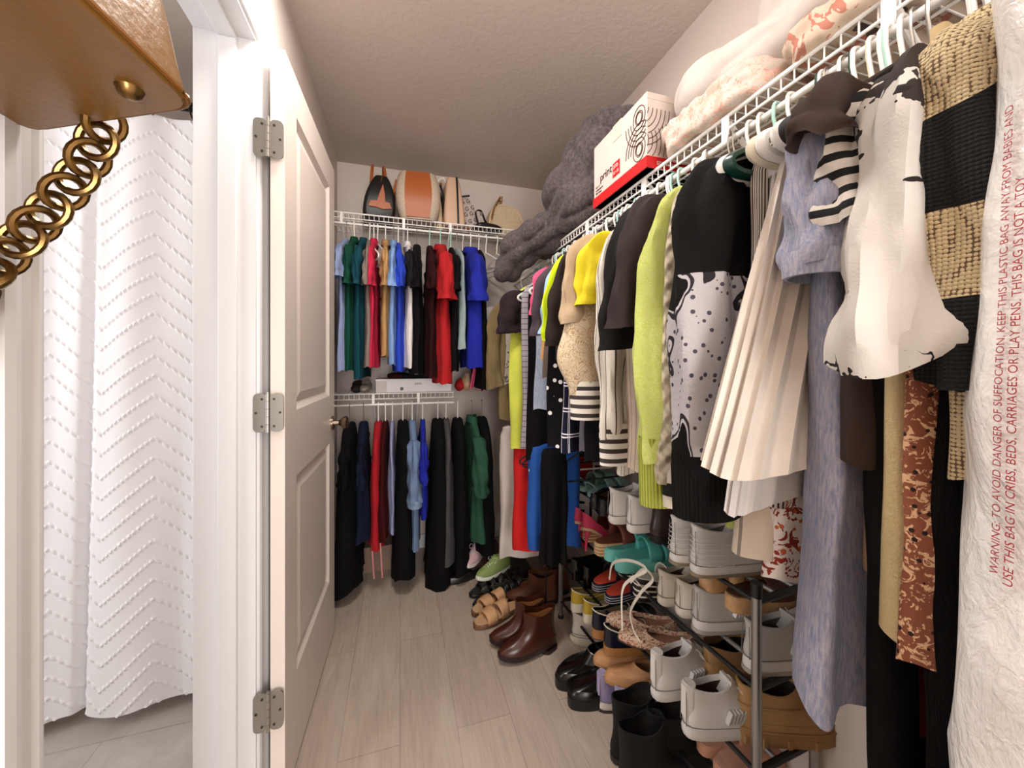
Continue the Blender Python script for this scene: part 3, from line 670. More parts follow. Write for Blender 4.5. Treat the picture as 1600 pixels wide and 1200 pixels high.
# cream long cardigan with ribbed front band
y=Yat(1362,.465); zl=RZ-.098-Zat(985,.47,y)
def band(g,hw,length,t):
    MB().loft([rrect(hw*.93,t[1]*.7+.008,z,.014,.006,.004,3) for z in (-.17,-length*.5,-length-.06)]).build('front_band',C('#d9c195','rib'),g)
garment('cardigan','long cream ribbed cardigan hanging beside the bleached tee','cardigan',(RX,y,RZ),PI+.05,C('#d3c093','fleece','#c4ae80'),zl,hw=.215,t=(.022,.03),w1=.225,fold=.003,nf=2,hang='cream',hlabel=lab('cream','the long cream cardigan'),extra=band,rr=.006)
M_rust=C('#8a5038','floral','#d9b08a',.55,'#231512')
y=Yat(1428,.47); garment('maxi_dress','long rust and black paisley maxi dress','dress',(RX,y,RZ),PI-.02,M_rust,RZ-.098-Zat(1040,.47,y),hw=.215,t=(.018,.03),w1=.235,fold=.008,nf=5,hang='mint',hlabel=lab('mint','the long paisley maxi dress'))
y=Yat(1440,.47); garment('maxi_dress','long dark green and brown printed dress showing low beside the garment bag','dress',(RX,y,RZ),PI,C('#14110f','printed','#5a4434',.8,'#3f5a4e'),RZ-.098-Zat(1180,.47,y),hw=.20,t=(.016,.028),hang='black',hlabel=lab('black','the dark green and brown printed dress'))
y=Yat(1462,.455); garment('crochet_sweater','chunky cream and black block crochet sweater','sweater',(RX,y,RZ),PI+.05,C('#d8c49c','crochet_blocks'),RZ-.098-Zat(740,.46,y),hw=.23,t=(.028,.036),fold=.006,sleeve='long',sl=.30,out=-.012,sr=(.038,.036),sb=(.030,.032),hang='black',hlabel=lab('black','the crochet sweater'),rr=.007)
y=Yat(1475,.47); garment('long_dress','long black ribbed dress between the crochet sweater and the plastic bag','dress',(RX,y,RZ),PI,C('#090808','rib'),1.35,hw=.215,t=(.016,.026),hang='grey',hlabel=lab('grey','the long black ribbed dress'))
# plastic garment bag
def bag_x(s,v):
    pass
def plastic():
    m,nt,b=nodes('milky_plastic_film'); v=coords(nt); b.inputs['Base Color'].default_value=hexc('#f1f0ee'); b.inputs['Roughness'].default_value=.22
    b.inputs['Transmission Weight'].default_value=.04; b.inputs['Specular IOR Level'].default_value=.6
    h=noise_t(nt,coords(nt,(1,1,.5)),16,5,.6,1.2); h2=noise_t(nt,v,60,4,.6,.8); bump(nt,b,math_(nt,'ADD',h,math_(nt,'MULTIPLY',h2,.3)),.7,.012)
    return m
yb=.113
g=thing('garment_bag',(RX,yb,RZ),'clear milky plastic garment bag with red printed warning at the near end of the rail','garment bag',None,PI)
n=120; rings=[]
def bagpt(a,z):
    v=(-.07-z)/1.5; c,s=math.cos(a),math.sin(a)
    hwb=.06+.215*ssm(min(1,v/.06))+.04*ssm((v-.2)/.4); hy=.02+.060*ssm(min(1,v/.08))+.02*v
    x=hwb*math.copysign(abs(c)**.35,c); y_=hy*math.copysign(abs(s)**.75,s)
    q=Vector((x*4,y_*6,z*3)); d=.010*noise.noise(q*1.3)+.007*(1-abs(noise.noise(Vector((x*7,y_*7,z*8+x*9)))*2.5))
    return Vector((x+d*c,y_+d*s*1.2,z))
zs=[-.07-1.5*i/150 for i in range(151)]
rings=[[bagpt(2*PI*k/n,z) for k in range(n)] for z in zs]
MB().loft(rings,True,True).build('film',plastic(),g)
hanger((RX,yb,RZ),PI,'white',.2,lab('white','the clothes inside the plastic garment bag'),rr=.005)
M_red=solid('red_ink','#a3242c',.5)
def bag_text(txt,size,y_line,z0,zl):
    o=letters(txt,size,M_red,'printed_warning',g,.0)
    xs=[v.co.x for v in o.data.vertices]; wd=max(xs); k=zl/wd
    for v in o.data.vertices:
        X=v.co.x*k; Y=v.co.y
        zz=z0+X-RZ; yy=y_line-Y          # local y is towards the camera side after the half turn
        # find the film at this y on the +x side
        s=yy
        vv=(-.07-zz)/1.5; hy=.02+.060*ssm(min(1,vv/.08))+.02*vv
        ss=max(-.99,min(.99,s/hy)); a=math.asin(math.copysign(abs(ss)**(1/.75),ss))
        p=bagpt(a,zz); v.co=Vector((p.x+.0040,yy,zz))
    return o

def Zb(py): return CZ-(py-HY)*dep(.43,.165)/FP
bag_text('WARNING: TO AVOID DANGER OF SUFFOCATION, KEEP THIS PLASTIC BAG AWAY FROM BABIES AND',.0092,-.0,Zb(885),Zb(165)-Zb(885)) if 0 else None
for txt,yl,pa,pb in (('WARNING: TO AVOID DANGER OF SUFFOCATION, KEEP THIS PLASTIC BAG AWAY FROM BABIES AND',.0425,882,175),('USE THIS BAG IN CRIBS, BEDS, CARRIAGES OR PLAY PENS. THIS BAG IS NOT A TOY.',.0345,890,290)):
    bag_text(txt,.0076,-yl,Zb(pa),Zb(pb)-Zb(pa))
# ------------------------------------------------------------------ garments on the two back rails
def BG(px,ybot,z,name,label,cat,m,hl,hw=.205,jit=.045,flip=False,**k):
    yn=BY-hw; x=Xat(px,yn); zb=Zat(ybot,x,yn); length=(z-.098)-zb
    k.setdefault('t',(.015,.021)); k.setdefault('fold',.006)
    return garment(name,label,cat,(x,BY,z),-PI/2+RN.uniform(-jit,jit),m,length,hw=hw,hlabel=hl,**k)
def BU(px,yb,*a,**k): return BG(px,yb,BZ,*a,**k)
def BL(px,yb,*a,**k): return BG(px,yb,BLZ,*a,**k)
S=dict(sleeve='short',sl=.17,out=.02,sr=(.055,.068),sb=(.016,.023))
BU(533,580,'shirt','pale periwinkle shirt at the door end of the upper back rail','shirt',C('#8f9ec4'),lab('black','the periwinkle shirt'),hang='black',sleeve='short',sl=.14)
BU(546,578,'polo_shirt','dark green polo shirt on the upper back rail','shirt',C('#0f4636'),lab('white','the dark green polo'),collar=C('#0f4636'),**S)
BU(562,592,'polo_shirt','dark teal polo shirt next to the green one','shirt',C('#124450'),lab('black','the dark teal polo'),hang='black',collar=C('#124450'),**S)
BU(572,574,'shirt','taupe shirt behind the crimson polo','shirt',C('#83746c'),lab('black','the taupe shirt'),hang='black',**S)
BU(580,574,'polo_shirt','crimson pink polo shirt on the upper back rail','shirt',C('#c81e45'),lab('white','the crimson polo'),collar=C('#c81e45'),**S)
BU(600,556,'polo_shirt','camel tan polo shirt on the upper back rail','shirt',C('#b28a58'),lab('white','the camel tan polo'),collar=C('#b28a58'),**S)
BU(614,570,'polo_shirt','light blue polo shirt with pale sleeve rim on the upper back rail','shirt',C('#7d9fd2'),lab('black','the light blue polo'),hang='black',collar=C('#7d9fd2'),**S)
BU(622,581,'scrub_top','royal blue top between the light blue and white polos','shirt',C('#1f41bf'),lab('white','the royal blue top'),**S)
BU(638,575,'polo_shirt','white polo shirt with dark sleeve on the upper back rail','shirt',C('#ded8d8'),lab('white','the white polo with a dark sleeve'),m_sleeve=C('#17171b'),collar=C('#eee9e6'),**S)
BU(654,585,'tee_shirt','black tee shirt in the middle of the upper back rail','shirt',BK,lab('black','the black tee on the upper back rail'),hang='black',t=(.024,.034),**S)
BU(676,590,'tee_shirt','black maroon tee shirt just left of the bright red one','shirt',C('#2a0709'),lab('mint','the black maroon tee'),hang='mint',t=(.02,.03),**S)
BU(694,600,'polo_shirt','long bright red polo shirt with drooping sleeves','shirt',C('#ad1219'),lab('mint','the bright red polo'),hang='mint',t=(.028,.045),sleeve='short',sl=.22,out=.02,sr=(.065,.08),sb=(.03,.05),collar=C('#ad1219'))
BU(712,580,'shirt','plain black shirt right of the red polo','shirt',BK,lab('mint','the black shirt by the red polo'),hang='mint',**S)
BU(722,545,'camisole','pale grey green camisole behind the blue jacket','top',C('#93a5a5'),lab('black','the grey green camisole'),hang='black')
BU(746,575,'jacket','royal blue jacket hanging widest on the upper back rail','jacket',C('#12209a'),lab('white','the royal blue jacket'),t=(.035,.05),sleeve='short',sl=.22,out=.015,sr=(.07,.085),sb=(.035,.05),collar=C('#12209a'),placket=(M_btn,.12))
BU(760,610,'dress','black dress right of the royal blue jacket','dress',BK,lab('white','the black dress by the blue jacket'),t=(.014,.02))
# white sweater turned to face the room, in the corner
xw=Xat(790,2.22)
garment('sweater','white sweater with crossed front seams facing the room in the back corner','sweater',(xw+.02,2.30,BZ),-.1,C('#cfc6c2'),.5,hw=.17,t=(.02,.03),sleeve='long',sl=.3,out=.03,sr=(.05,.05),hang='white',hlabel=lab('white','the white corner sweater'))
for k,(px,w) in enumerate(((575,'white'),(588,'white'),(727,'black'),(765,'white'),(783,'white'))):
    hanger((Xat(px,BY-.1),BY,BZ),-PI/2+.3,w,.19,['empty white hanger just left of the camel polo','empty white hanger above the crimson polo','empty black hanger left of the royal blue jacket','empty white hanger right of the royal blue jacket','empty white hanger in front of the corner sweater'][k])
# lower back rail
BL(538,932,'dress','long black dress with short sleeves beside the door knob','dress',BK,lab('black','the long black dress by the door knob'),hang='black',t=(.03,.07),sleeve='short',sl=.16,hem=.02)
BL(562,850,'scrub_top','dark navy top on the lower back rail','shirt',C('#10182e'),lab('black','the dark navy top'),hang='black',t=(.025,.04),**S)
BL(588,862,'tank_top','bright red tank top with hanging pink straps','top',C('#a8101f'),lab('white','the bright red tank top'),t=(.022,.035),hw=.19,extra=lambda g,hw,l,t:[MB().tube(smooth_path([(hw*.9,yy,-l-.06),(hw*.95,yy+.004,-l-.13),(hw*.92,yy+.01,-l-.24)],4),(.004) ,6).build('strap',C('#d58d8d'),g) for yy in (-.018,.022)])
BL(600,850,'top','dark wine red top behind the red tank top','top',C('#3d080b'),lab('white','the dark wine top'))
BL(612,836,'shirt','pale lavender shirt hanging narrow on the lower back rail','shirt',C('#9696bd'),lab('white','the pale lavender shirt'),hw=.18,t=(.012,.016))
BL(630,912,'trousers','wide black trousers folded beside the denim shirt','trousers',BK,lab('white','the wide black trousers'),t=(.03,.06),hem=.02)
BL(646,862,'denim_shirt','washed light denim shirt with rolled sleeve on the lower back rail','shirt',C('#7489a8','denim','#5c7396'),lab('white','the washed denim shirt'),t=(.022,.03),sleeve='short',sl=.26,out=.025,sr=(.055,.06),sb=(.028,.036),cuff=(C('#8fa4c2','denim','#6a7fa0'),.03),m_sleeve=C('#7489a8','denim','#5c7396'))
BL(664,812,'tee_shirt','royal blue tee shirt beside the denim shirt','shirt',C('#131f9c'),lab('white','the royal blue tee on the lower rail'),**S)
BL(690,925,'dress','long black dress reaching the floor in the middle of the lower back rail','dress',BK,lab('white','the floor length black dress'),t=(.035,.07),hem=.02)
BL(704,885,'dress','dark grey dress squeezed between two black dresses','dress',C('#4a4649'),lab('white','the dark grey dress'),t=(.02,.035))
BL(724,900,'dress','black dress left of the dark green jacket','dress',BK,lab('white','the black dress by the green jacket'),t=(.03,.05))
BL(748,850,'jacket','dark green jacket with turned up sleeve','jacket',C('#2c5440'),lab('black','the dark green jacket'),hang='black',t=(.022,.035),sleeve='short',sl=.26,out=.03,sr=(.05,.06),sb=(.03,.04),collar=C('#2c5440'))
BL(765,870,'trousers','black trousers right of the dark green jacket','trousers',BK,lab('black','the black trousers by the green jacket'),hang='black',t=(.03,.05))
# low right rail: folded trousers
def TR(px,yb,label,m,hl,hw=.195,**k):
    xe=RLX-.20; y=Yat(px,xe); zb=Zat(yb,xe,y)
    k.setdefault('t',(.03,.04))
    garment('trousers',label,'trousers',(RLX,y,RLZ),PI+RN.uniform(-.06,.06),m,(RLZ-.098)-zb,hw=hw,hhw=.19,fold=.008,nf=3,drop=.03,neck=hw*.85,hlabel=hl,**k)
TR(780,868,'pale pinkish white trousers on the low right rail',C('#d5cbc5'),lab('white','the pinkish white trousers'),t=(.045,.05))
TR(802,858,'bright red trousers between the white and the blue pair',C('#d01a1c'),lab('white','the bright red trousers'),t=(.045,.05))
TR(825,858,'medium blue trousers right of the red pair',C('#1f55a8'),lab('white','the medium blue trousers'),hw=.11,xshift=.085,t=(.045,.045))
TR(843,880,'black trousers right of the blue pair',BK,lab('black','the black trousers by the blue pair'),hang='black',hw=.05,xshift=.145,t=(.03,.035))
for px,yb,c,nm in ((863,812,'#5f92d8','sky blue'),(869,830,'#1c8a5e','jade green')):
    y=Yat(px,RLX-.035); garment('sash',f'narrow {nm} sash hanging behind the shoe rack post','sash',(RLX,y,RLZ),PI,C(c),RLZ-.098-Zat(yb,RLX-.035,y),hw=.035,t=(.01,.012),drop=.02,neck=.03,fold=.002,hang='black',hlabel=lab('black',f'the {nm} sash'),hhw=.19)
# extra empty hangers along the right rail between the garments
for k in range(16):
    y=.30+.085*k+RN.uniform(-.02,.02); c=['white','mint','white','white','black','white','mint','white'][k%8]
    hanger((RX,y,RZ),PI+RN.uniform(-.12,.12),c,.20,f'{c} hanger crowded among the clothes on the long right rail','clothes hangers on the rails',.005)
# ------------------------------------------------------------------ bags on the upper back shelf
M_tan=solid('tan_leather','#a5592a',.42,bmp=.15,nscale=60); M_blkl=solid('black_leather','#121010',.4,bmp=.15,nscale=60)
M_canvas=solid('speckled_canvas','#bfae9a',.8,noise_amt=.18,nscale=120); M_gold=solid('gold_metal','#b08a4a',.28,1); M_beige=solid('beige_leather','#cdaa90',.5,bmp=.1); M_cream=solid('cream_leather','#dcc59f',.5,bmp=.1); M_creamf=solid('cream_felt','#d3bf9e',.85,noise_amt=.1,nscale=80)
def bag_body(mb,w0,d0,w1,d1,h,r=.02,n=9,bulge=.015,lean=0,z0=0):
    rings=[]
    for i in range(n+1):
        v=i/n; b=bulge*math.sin(PI*min(1,v*1.05)); e=.006 if i in(0,n) else 0
        rings.append([(p.x+lean*v,p.y,z0+h*v) for p in rrect(0,0,0,(w0+(w1-w0)*v)/2+b-e,(d0+(d1-d0)*v)/2+b-e,r,5)])
    return mb.loft(rings)
SZ=ZU+.005
def handle(pts,r,m,t,name='handle',flat=None): return MB().tube(smooth_path(pts,6),flat or r,8).build(name,m,t)
# 1 black bag with tan end patch, seen end on
x,y=Xat(590,2.26),2.30
t=thing('handbag',(x,y,SZ),'black handbag with tan handles and a tan shaped patch, leftmost on the high back shelf','handbag','handbags on the high back shelf',.1)
bag_body(MB(),.17,.22,.08,.20,.235,lean=.015).build('body',M_blkl,t)
pt=[(-.055,.0),(-.045,.03),(-.01,.035),(.0,.07),(.02,.13),(.03,.07),(.03,.035),(.055,.03),(.065,.0),(.02,-.008),(-.02,.0)]
mb=MB(); mb.loft([[(a,-.118,.045+b) for a,b in pt],[(a,-.127,.045+b) for a,b in pt]]); mb.build('patch',M_tan,t,smooth=False)
for s in (-1,1): handle([(s*.04,-.07,.16),(s*.035,-.06,.27),(s*.03,-.0,.325),(s*.035,.06,.27),(s*.04,.07,.2)],.008,M_tan,t)
MB().tube([(.005,-.115,.10),(.012,-.105,.20),(.02,-.10,.24)],.003,6).build('zip',M_gold,t)
# 2 tan and canvas tote
x=Xat(655,2.22)
t=thing('tote_bag',(x,2.27,SZ),'large tan leather tote with speckled canvas sides overhanging the high back shelf','handbag','handbags on the high back shelf',-.05)
bag_body(MB(),.20,.24,.22,.20,.275,.05,bulge=.02,lean=-.005,z0=-.004).build('body',M_canvas,t)
mb=MB()
rings=[]
for i in range(11):
    v=i/10; b=.02*math.sin(PI*v); yy=-(.12-.02*v)-b-.004; rings.append([(-.068-.008*math.sin(PI*v),yy,.004+.262*v),(.06+.012*math.sin(PI*v),yy,.004+.262*v),(.06+.01*math.sin(PI*v),yy+.01,.004+.262*v),(-.068,yy+.01,.004+.262*v)])
mb.loft(rings); mb.build('leather_panel',M_tan,t)
for s in (-1,1): handle([(s*.122,-.05,.23),(s*.14,-.04,.16),(s*.145,.0,.06),(s*.14,.04,.16),(s*.122,.05,.23)],.007,M_blkl if s>0 else M_tan,t)
MB().cyl((.118,-.08,.22),(.128,-.085,.22),.008,10).build('rivet',M_gold,t)
# 3 white handled cream bag behind
t=thing('handbag',(Xat(684,2.36),2.37,SZ),'cream bag behind the tan tote, its curved white handle rising above','handbag','handbags on the high back shelf')
bag_body(MB(),.08,.12,.05,.1,.24).build('body',M_cream,t); handle([(-.02,0,.22),(-.005,0,.31),(.035,0,.345),(.06,0,.29),(.06,0,.22)],.008,solid('white_leather','#e9e2d8',.5),t)
# 4 tall beige bag with black stripe
t=thing('tote_bag',(Xat(708,2.27),2.31,SZ),'tall narrow pinkish beige tote with a black stripe down its end','handbag','handbags on the high back shelf',.05)
bag_body(MB(),.13,.20,.075,.20,.285,.02,bulge=.004,lean=-.012).build('body',M_beige,t)
mb=MB(); mb.loft([[(a-.010*v+.012,-.105-.006*math.sin(PI*v),.005+.28*v) for a in (0,.011)]+[(.011-.010*v+.012,-.095,.005+.28*v),(-.010*v+.012,-.095,.005+.28*v)] for v in (0,.25,.5,.75,1)]); mb.build('stripe',M_blkl,t,smooth=False)
handle([(.06,-.08,.02),(.085,-.07,.0),(.09,.0,.0),(.06,.08,.02)],.006,M_tan,t,'base_piping')
# 5 letter patterned pouch
t=thing('pouch',(Xat(736,2.26),2.30,SZ),'grey pink pouch printed all over with dark letter G pattern','handbag','handbags on the high back shelf',0)
t.rotation_euler=(.1,-.30,0)
mb=MB(); bag_body(mb,.115,.05,.09,.04,.20,.012,bulge=.008); mb.build('body',solid('patterned_canvas','#b9a9a4',.7,noise_amt=.08,nscale=90),t)
M_ink=solid('dark_brown_ink','#3a2823',.6)
mb=MB().tube([(-.05,-.028,.203),(.0,-.030,.206),(.05,-.028,.203)],.006,6); mb.build('zip_trim',M_blkl,t)
k=0
for r in range(5):
    for c in range(3):
        o=letters('G',.034,M_ink,'printed_letter',t,.0004); o.location=(-.052+c*.036+(r%2)*.012,-.0365,.012+r*.037); o.rotation_euler=(PI/2,.2 if r%2 else -.15,0)
# 6 black buckled strap bag
t=thing('handbag',(Xat(762,2.24),2.27,SZ),'small black bag with a buckled strap leaning beside the cream chain bag','handbag','handbags on the high back shelf',.2)
bag_body(MB(),.17,.10,.12,.09,.045,.03).build('body',M_blkl,t); handle([(-.07,-.03,.03),(-.085,-.03,.10),(-.05,-.03,.11),(-.02,-.03,.05),(.01,-.03,.04)],(.004),M_blkl,t,'strap',flat=[(.003,.012)]*25)
MB().box((-.055,-.043,.09),(.016,.004,.022)).build('buckle',M_nick,t,smooth=False)
# 7 cream rounded bag with chain
t=thing('handbag',(Xat(792,2.32),2.36,SZ),'cream felt rounded bag with pale piping and a chain strap standing up','handbag','handbags on the high back shelf',.15)
mb=MB(); rings=[]
prof=[(-.115,.0),(-.125,.08),(-.085,.185),(.05,.19),(.105,.12),(.12,.05),(.105,.0)]
for yy,k in ((-.045,.90),(-.052,.97),(-.04,1.0),(.04,1.0),(.052,.97),(.045,.9)): rings.append([(a*k,yy,.095+(b-.095)*k) for a,b in [(p.x,p.z) for p in smooth_path([(q[0],0,q[1]) for q in prof],4)]])
mb.loft(rings); mb.build('body',M_creamf,t)
MB().tube([(p.x*1.01,-.04,p.z+.003) for p in smooth_path([(q[0],0,q[1]) for q in prof],4)],.005,6).build('piping',M_cream,t)
def chain(pts,t,m,r,w,l,name='chain_link',view=None,pk=.62):
    """interlocking curb links threaded along a path"""
    P=smooth_path(pts,24); out=[]; acc=0; last=P[0]; k=0; step=l*pk; nx=0
    for i in range(1,len(P)):
        acc+=(P[i]-P[i-1]).length
        if acc>=nx:
            d=(P[min(i+1,len(P)-1)]-P[i-1]).normalized(); ref=Vector((0,1,0)); a=ref.cross(d).normalized(); b=d.cross(a)
            tw=.62 if k%2 else -.62; tw=.85
            A=a*math.cos(tw)+b*math.sin(tw); Dd=(d*.93+(-a*math.sin(tw)+b*math.cos(tw))*.35).normalized()
            if view: A=Vector(view).cross(d).normalized(); bb=d.cross(A); A=(A*.85+bb*(.5 if k%2 else -.5)).normalized(); Dd=d
            c=P[i]; MB().tube([c+Dd*(l/2*math.cos(q))+A*(w/2*math.sin(q)) for q in [2*PI*j/18 for j in range(18)]],r,8,ref=tuple(Dd.cross(A)),closed=True).build(name,m,t)
            nx+=step; k+=1
chain([(-.115,-.05,.10),(-.10,-.05,.16),(-.07,-.05,.22),(-.05,-.045,.245),(-.045,-.03,.22),(-.06,-.03,.17)],t,M_gold,.0026,.018,.024)
t=thing('keyring_strap',(Xat(820,2.36),2.36,SZ),'small brown strap loop standing between cream bag and grey blanket','strap')
bag_body(MB(),.05,.05,.03,.04,.10).build('base',M_tan,t); MB().tube(arc((0,0,.10),.022,0,PI,10)+[(-.022,0,.06)],.006,6).build('loop',M_tan,t)
# ------------------------------------------------------------------ lower back shelf
LZ=ZL_+.005
x0,x1=Xat(588,2.22),Xat(704,2.22)
M_card=solid('pale_card','#cfc3bf',.6); M_whiteb=solid('white_card','#e6e1e2',.5)
t=thing('flat_box',((x0+x1)/2,2.30,LZ),'flat white cardboard box on the lower back shelf under the red polo','box')
MB().box((0,0,.033),(x1-x0,.22,.066)).build('base',M_whiteb,t,smooth=False,bevel=.002); MB().box((0,0,.070),(x1-x0+.006,.226,.012)).build('lid',M_whiteb,t,smooth=False,bevel=.002)
MB().box((-(x1-x0)/2+.03,-.1105,.033),(.05,.002,.064)).build('side_label',M_card,t,smooth=False)
o=letters('ASOS',.016,M_ink,'printed_word',t); o.location=(.0,-.1108,.042); o.rotation_euler=(PI/2,0,0)
MB().cyl((-.07,-.111,.02),(-.07,-.113,.02),.010,16).build('black_dot',M_blkl,t,smooth=False)
for i in range(3):
    o=blob('folded_garment',[((0,0,.012),(.10,.09,.014),(0,0,.2*i),.6)],C(['#3a0d10','#10131c','#a7a2a4'][i]),None,.008,[((18,18,10),.006,'ridge')]); o.location=((x0+x1)/2-.05+.05*i,2.29,LZ+.078+.022*(0 if i<2 else 1)); tag(o,['dark wine folded garment lying on the flat white box','navy folded garment lying on the flat white box','small grey white folded cloth on top of the flat white box'][i],'folded clothes')
for k,(px,c,lb) in enumerate(((553,'#3b3431','dark slipper pushed to the door end of the lower back shelf'),(566,'#b3a79c','crumpled greyish white cloth shoe on the lower back shelf'))):
    o=blob('cloth_shoe',[((0,0,.022),(.03,.10,.022)),((0,.05,.035),(.03,.05,.03))],C(c),None,.006,[((30,30,30),.005,'ridge')]); o.location=(Xat(px+4,2.24),2.28,LZ); tag(o,lb,'shoe')
o=blob('beige_pouch',[((0,0,.045),(.035,.05,.045)),((0,0,.075),(.02,.03,.03))],solid('beige_satin','#c9a287',.45),None,.006,[((25,25,25),.005,'ridge')]); o.location=(Xat(730,2.24),2.26,LZ); tag(o,'beige satin pouch standing at the right end of the lower back shelf','pouch')
o=blob('red_cloth',[((0,0,.03),(.03,.05,.032)),((.01,0,.05),(.02,.04,.02))],C('#b3121c'),None,.006,[((25,25,25),.006,'ridge')]); o.location=(Xat(719,2.24),2.27,LZ); tag(o,'bright red crumpled cloth beside the beige pouch','cloth')
t=thing('pink_frame',(Xat(748,2.16),2.15,ZL_+.05),'pink open frame basket handle leaning at the end of the lower back shelf','frame')
MB().tube([(-.05,0,-.03),(-.015,0,.18),(.035,0,.155),(.045,0,.13),(.02,0,-.045)],.006,8,closed=True).build('outer_loop',HC['pink'],t)
MB().tube([(-.03,.03,-.02),(-.005,.03,.16),(.04,.03,.13),(.03,.03,-.03)],.004,8,closed=True).build('inner_loop',HC['pink'],t)
MB().cyl((-.01,0,.168),(-.005,.03,.158),.004).build('cross_bar',HC['pink'],t)
# ------------------------------------------------------------------ right shelf: blanket, carton, bedding
M_plush=C('#4b4243','plush','#7a6f70')
TZ=ZR+.005
bl=blob('blanket',[((.80,1.47,TZ+.10),(.17,.25,.11),(0,0,0),.8),((.80,1.39,TZ+.26),(.13,.17,.15),(.35,.0,0),.8),((.83,1.31,TZ+.385),(.12,.13,.055),(.2,.1,0),.8),((.74,1.52,TZ+.20),(.13,.15,.10)),
  ((.66,1.66,TZ+.05),(.13,.15,.095),(0,0,.3)),((.56,1.75,TZ-.0),(.10,.11,.09),(0,.5,0)),((.51,1.80,TZ-.075),(.075,.075,.075)),((.80,1.72,TZ+.05),(.15,.18,.06))],
  M_plush,None,.010,[((26,9,-12),.022,'fold'),((-9,22,15),.014,'fold'),((3,3,3),.02,'n')],12)
tag(bl,'dark grey plush blanket heaped over the far end of the right shelf','blanket')
# carton
M_ctn=solid('white_corrugated','#cbbeb5',.75,noise_amt=.03,nscale=12); M_redp=solid('red_print','#c3161b',.5); M_blk_ink=solid('maroon_line_ink','#4a1d1c',.6)
bx0,by0,bw,bd,bh=.668,.90,.33,.30,.215
t=thing('carton',(bx0,by0,TZ),'white printer paper carton with circle line print and red base on the right shelf','box')
MB().box((bw/2,bd/2,bh/2),(bw,bd,bh)).build('body',M_ctn,t,smooth=False,bevel=.002)
MB().box((bw/2,bd/2,bh+.001),(bw+.002,.05,.002)).b2((-.0015,bd/2-.025,bh-.05),(0,bd/2+.025,bh)).b2((bw*.0,-.0012,bh-.02),(bw,0,bh-.018)).build('tape',solid('clear_tape','#cfc3b6',.3),t,smooth=False)
MB().loft([[(-.0025,-.0025,z),(bw,-.0025,z),(bw,bd+.0025,z),(-.0025,bd+.0025,z)] for z in (0,.032)]).build('red_base_band',M_redp,t,smooth=False)
def ringarc(mb,face,cx,cz,rx,rz,a0,a1):
    pts=[(cx+rx*math.cos(a0+(a1-a0)*i/26),cz+rz*math.sin(a0+(a1-a0)*i/26)) for i in range(27)]
    pts=[p for p in pts if .034<p[1]<bh-.022 and 0<=p[0]<.19]
    if len(pts)<3: return
    if face=='l': mb.tube([(-.0012,a,b) for a,b in pts],(.0011),4,ref=(1,0,0))
    else: mb.tube([(a,-.0012,b) for a,b in pts],(.0011),4,ref=(0,1,0))
mb=MB()
for cz in (.16,.068):
    for r in (.014,.018,.030): ringarc(mb,'l',.035,cz,r*.95,r*1.1,0,2*PI)
    for i in range(3): ringarc(mb,'l',.035,cz,.04+.013*i,.046+.015*i,PI*.0 if cz<.1 else -PI,PI if cz<.1 else 0)
mb.build('line_print',M_blk_ink,t)
mb=MB()
for cz in (.16,.068):
    for i in range(6): ringarc(mb,'f',-.02,cz+.01,.025+.014*i,.03+.016*i,-PI/2,(.0 if cz>.1 else .5))
mb.build('line_print',M_blk_ink,t)
o=letters('print',.038,M_blk_ink,'printed_word',t); o.rotation_euler=(PI/2,0,-PI/2); o.location=(-.0012,.255,.075)
o=letters('20lb',.018,M_ctn,'printed_word',None); lbx=MB().b2((-.0016,.135,.050),(0,.175,.095)).build('red_label',M_redp,t,smooth=False); o.parent=lbx; o.rotation_euler=(PI/2,0,-PI/2); o.location=(-.0022,.172,.076)
o=letters('92 US',.014,M_ctn,'printed_word',lbx); o.rotation_euler=(PI/2,0,-PI/2); o.location=(-.0022,.172,.057)
o=letters('standard',.022,M_ctn,'printed_word',t); o.rotation_euler=(PI/2,0,0); o.location=(.03,-.0032,.010)
for i in range(3):
    o=letters(['8.5 x 11','multipurpose','500 sheets'][i],.009,M_blk_ink,'small_print',t); o.rotation_euler=(PI/2,0,-PI/2); o.location=(-.0012,.285,.062-.011*i)
# bedding
M_quilt=C('#d6c8bd','printed','#d8b0a0',.6,'#cf9b88'); M_sheet=C('#c9c0b8'); M_sheet2=C('#cfc8c2')
def layers(x,y,hx,hy,z0,n,th,r=.5): return [((x+RN.uniform(-.01,.0),y+RN.uniform(-.01,.01),z0+th*(.5+k)),(hx,hy,th*.62),(0,RN.uniform(-.03,.03),RN.uniform(-.03,.03)),r) for k in range(n)]
q=blob('quilt',layers(.815,.72,.135,.16,TZ,3,.027),M_quilt,None,.007,[((6,26,30),.004,'ridge'),((9,9,9),.008,'n')],2)
tag(q,'folded quilt with pink leaf print lying in front of the carton','quilt')
q2=blob('quilt',layers(.815,.43,.135,.115,TZ,2,.028),C('#d9c3ae','printed','#b97a68',.8),None,.007,[((6,26,30),.004,'ridge')],2)
tag(q2,'folded quilt with faded stripes under the white sheet','quilt')
s1=blob('bed_sheet',[((.84,.67,TZ+.135),(.14,.24,.065),(.22,0,0),.7),((.86,.50,TZ+.21),(.13,.17,.085),(.1,0,0),.7),((.80,.84,TZ+.115),(.06,.05,.022)),((.84,.45,TZ+.10),(.14,.12,.05),(0,0,0),.7)],M_sheet,None,.009,[((14,9,40),.014,'fold'),((-10,22,25),.008,'fold'),((5,5,5),.014,'n')],4)
tag(s1,'crumpled ivory bed sheet piled on the quilts','bed linen')
br=blob('folded_towel',layers(.745,.395,.035,.05,TZ,2,.022),C('#6d5c54','fleece','#4d4038'),None,.006,[((20,20,12),.003,'ridge')],2)
tag(br,'small taupe folded towel at the shelf edge below the white bedding','towel')
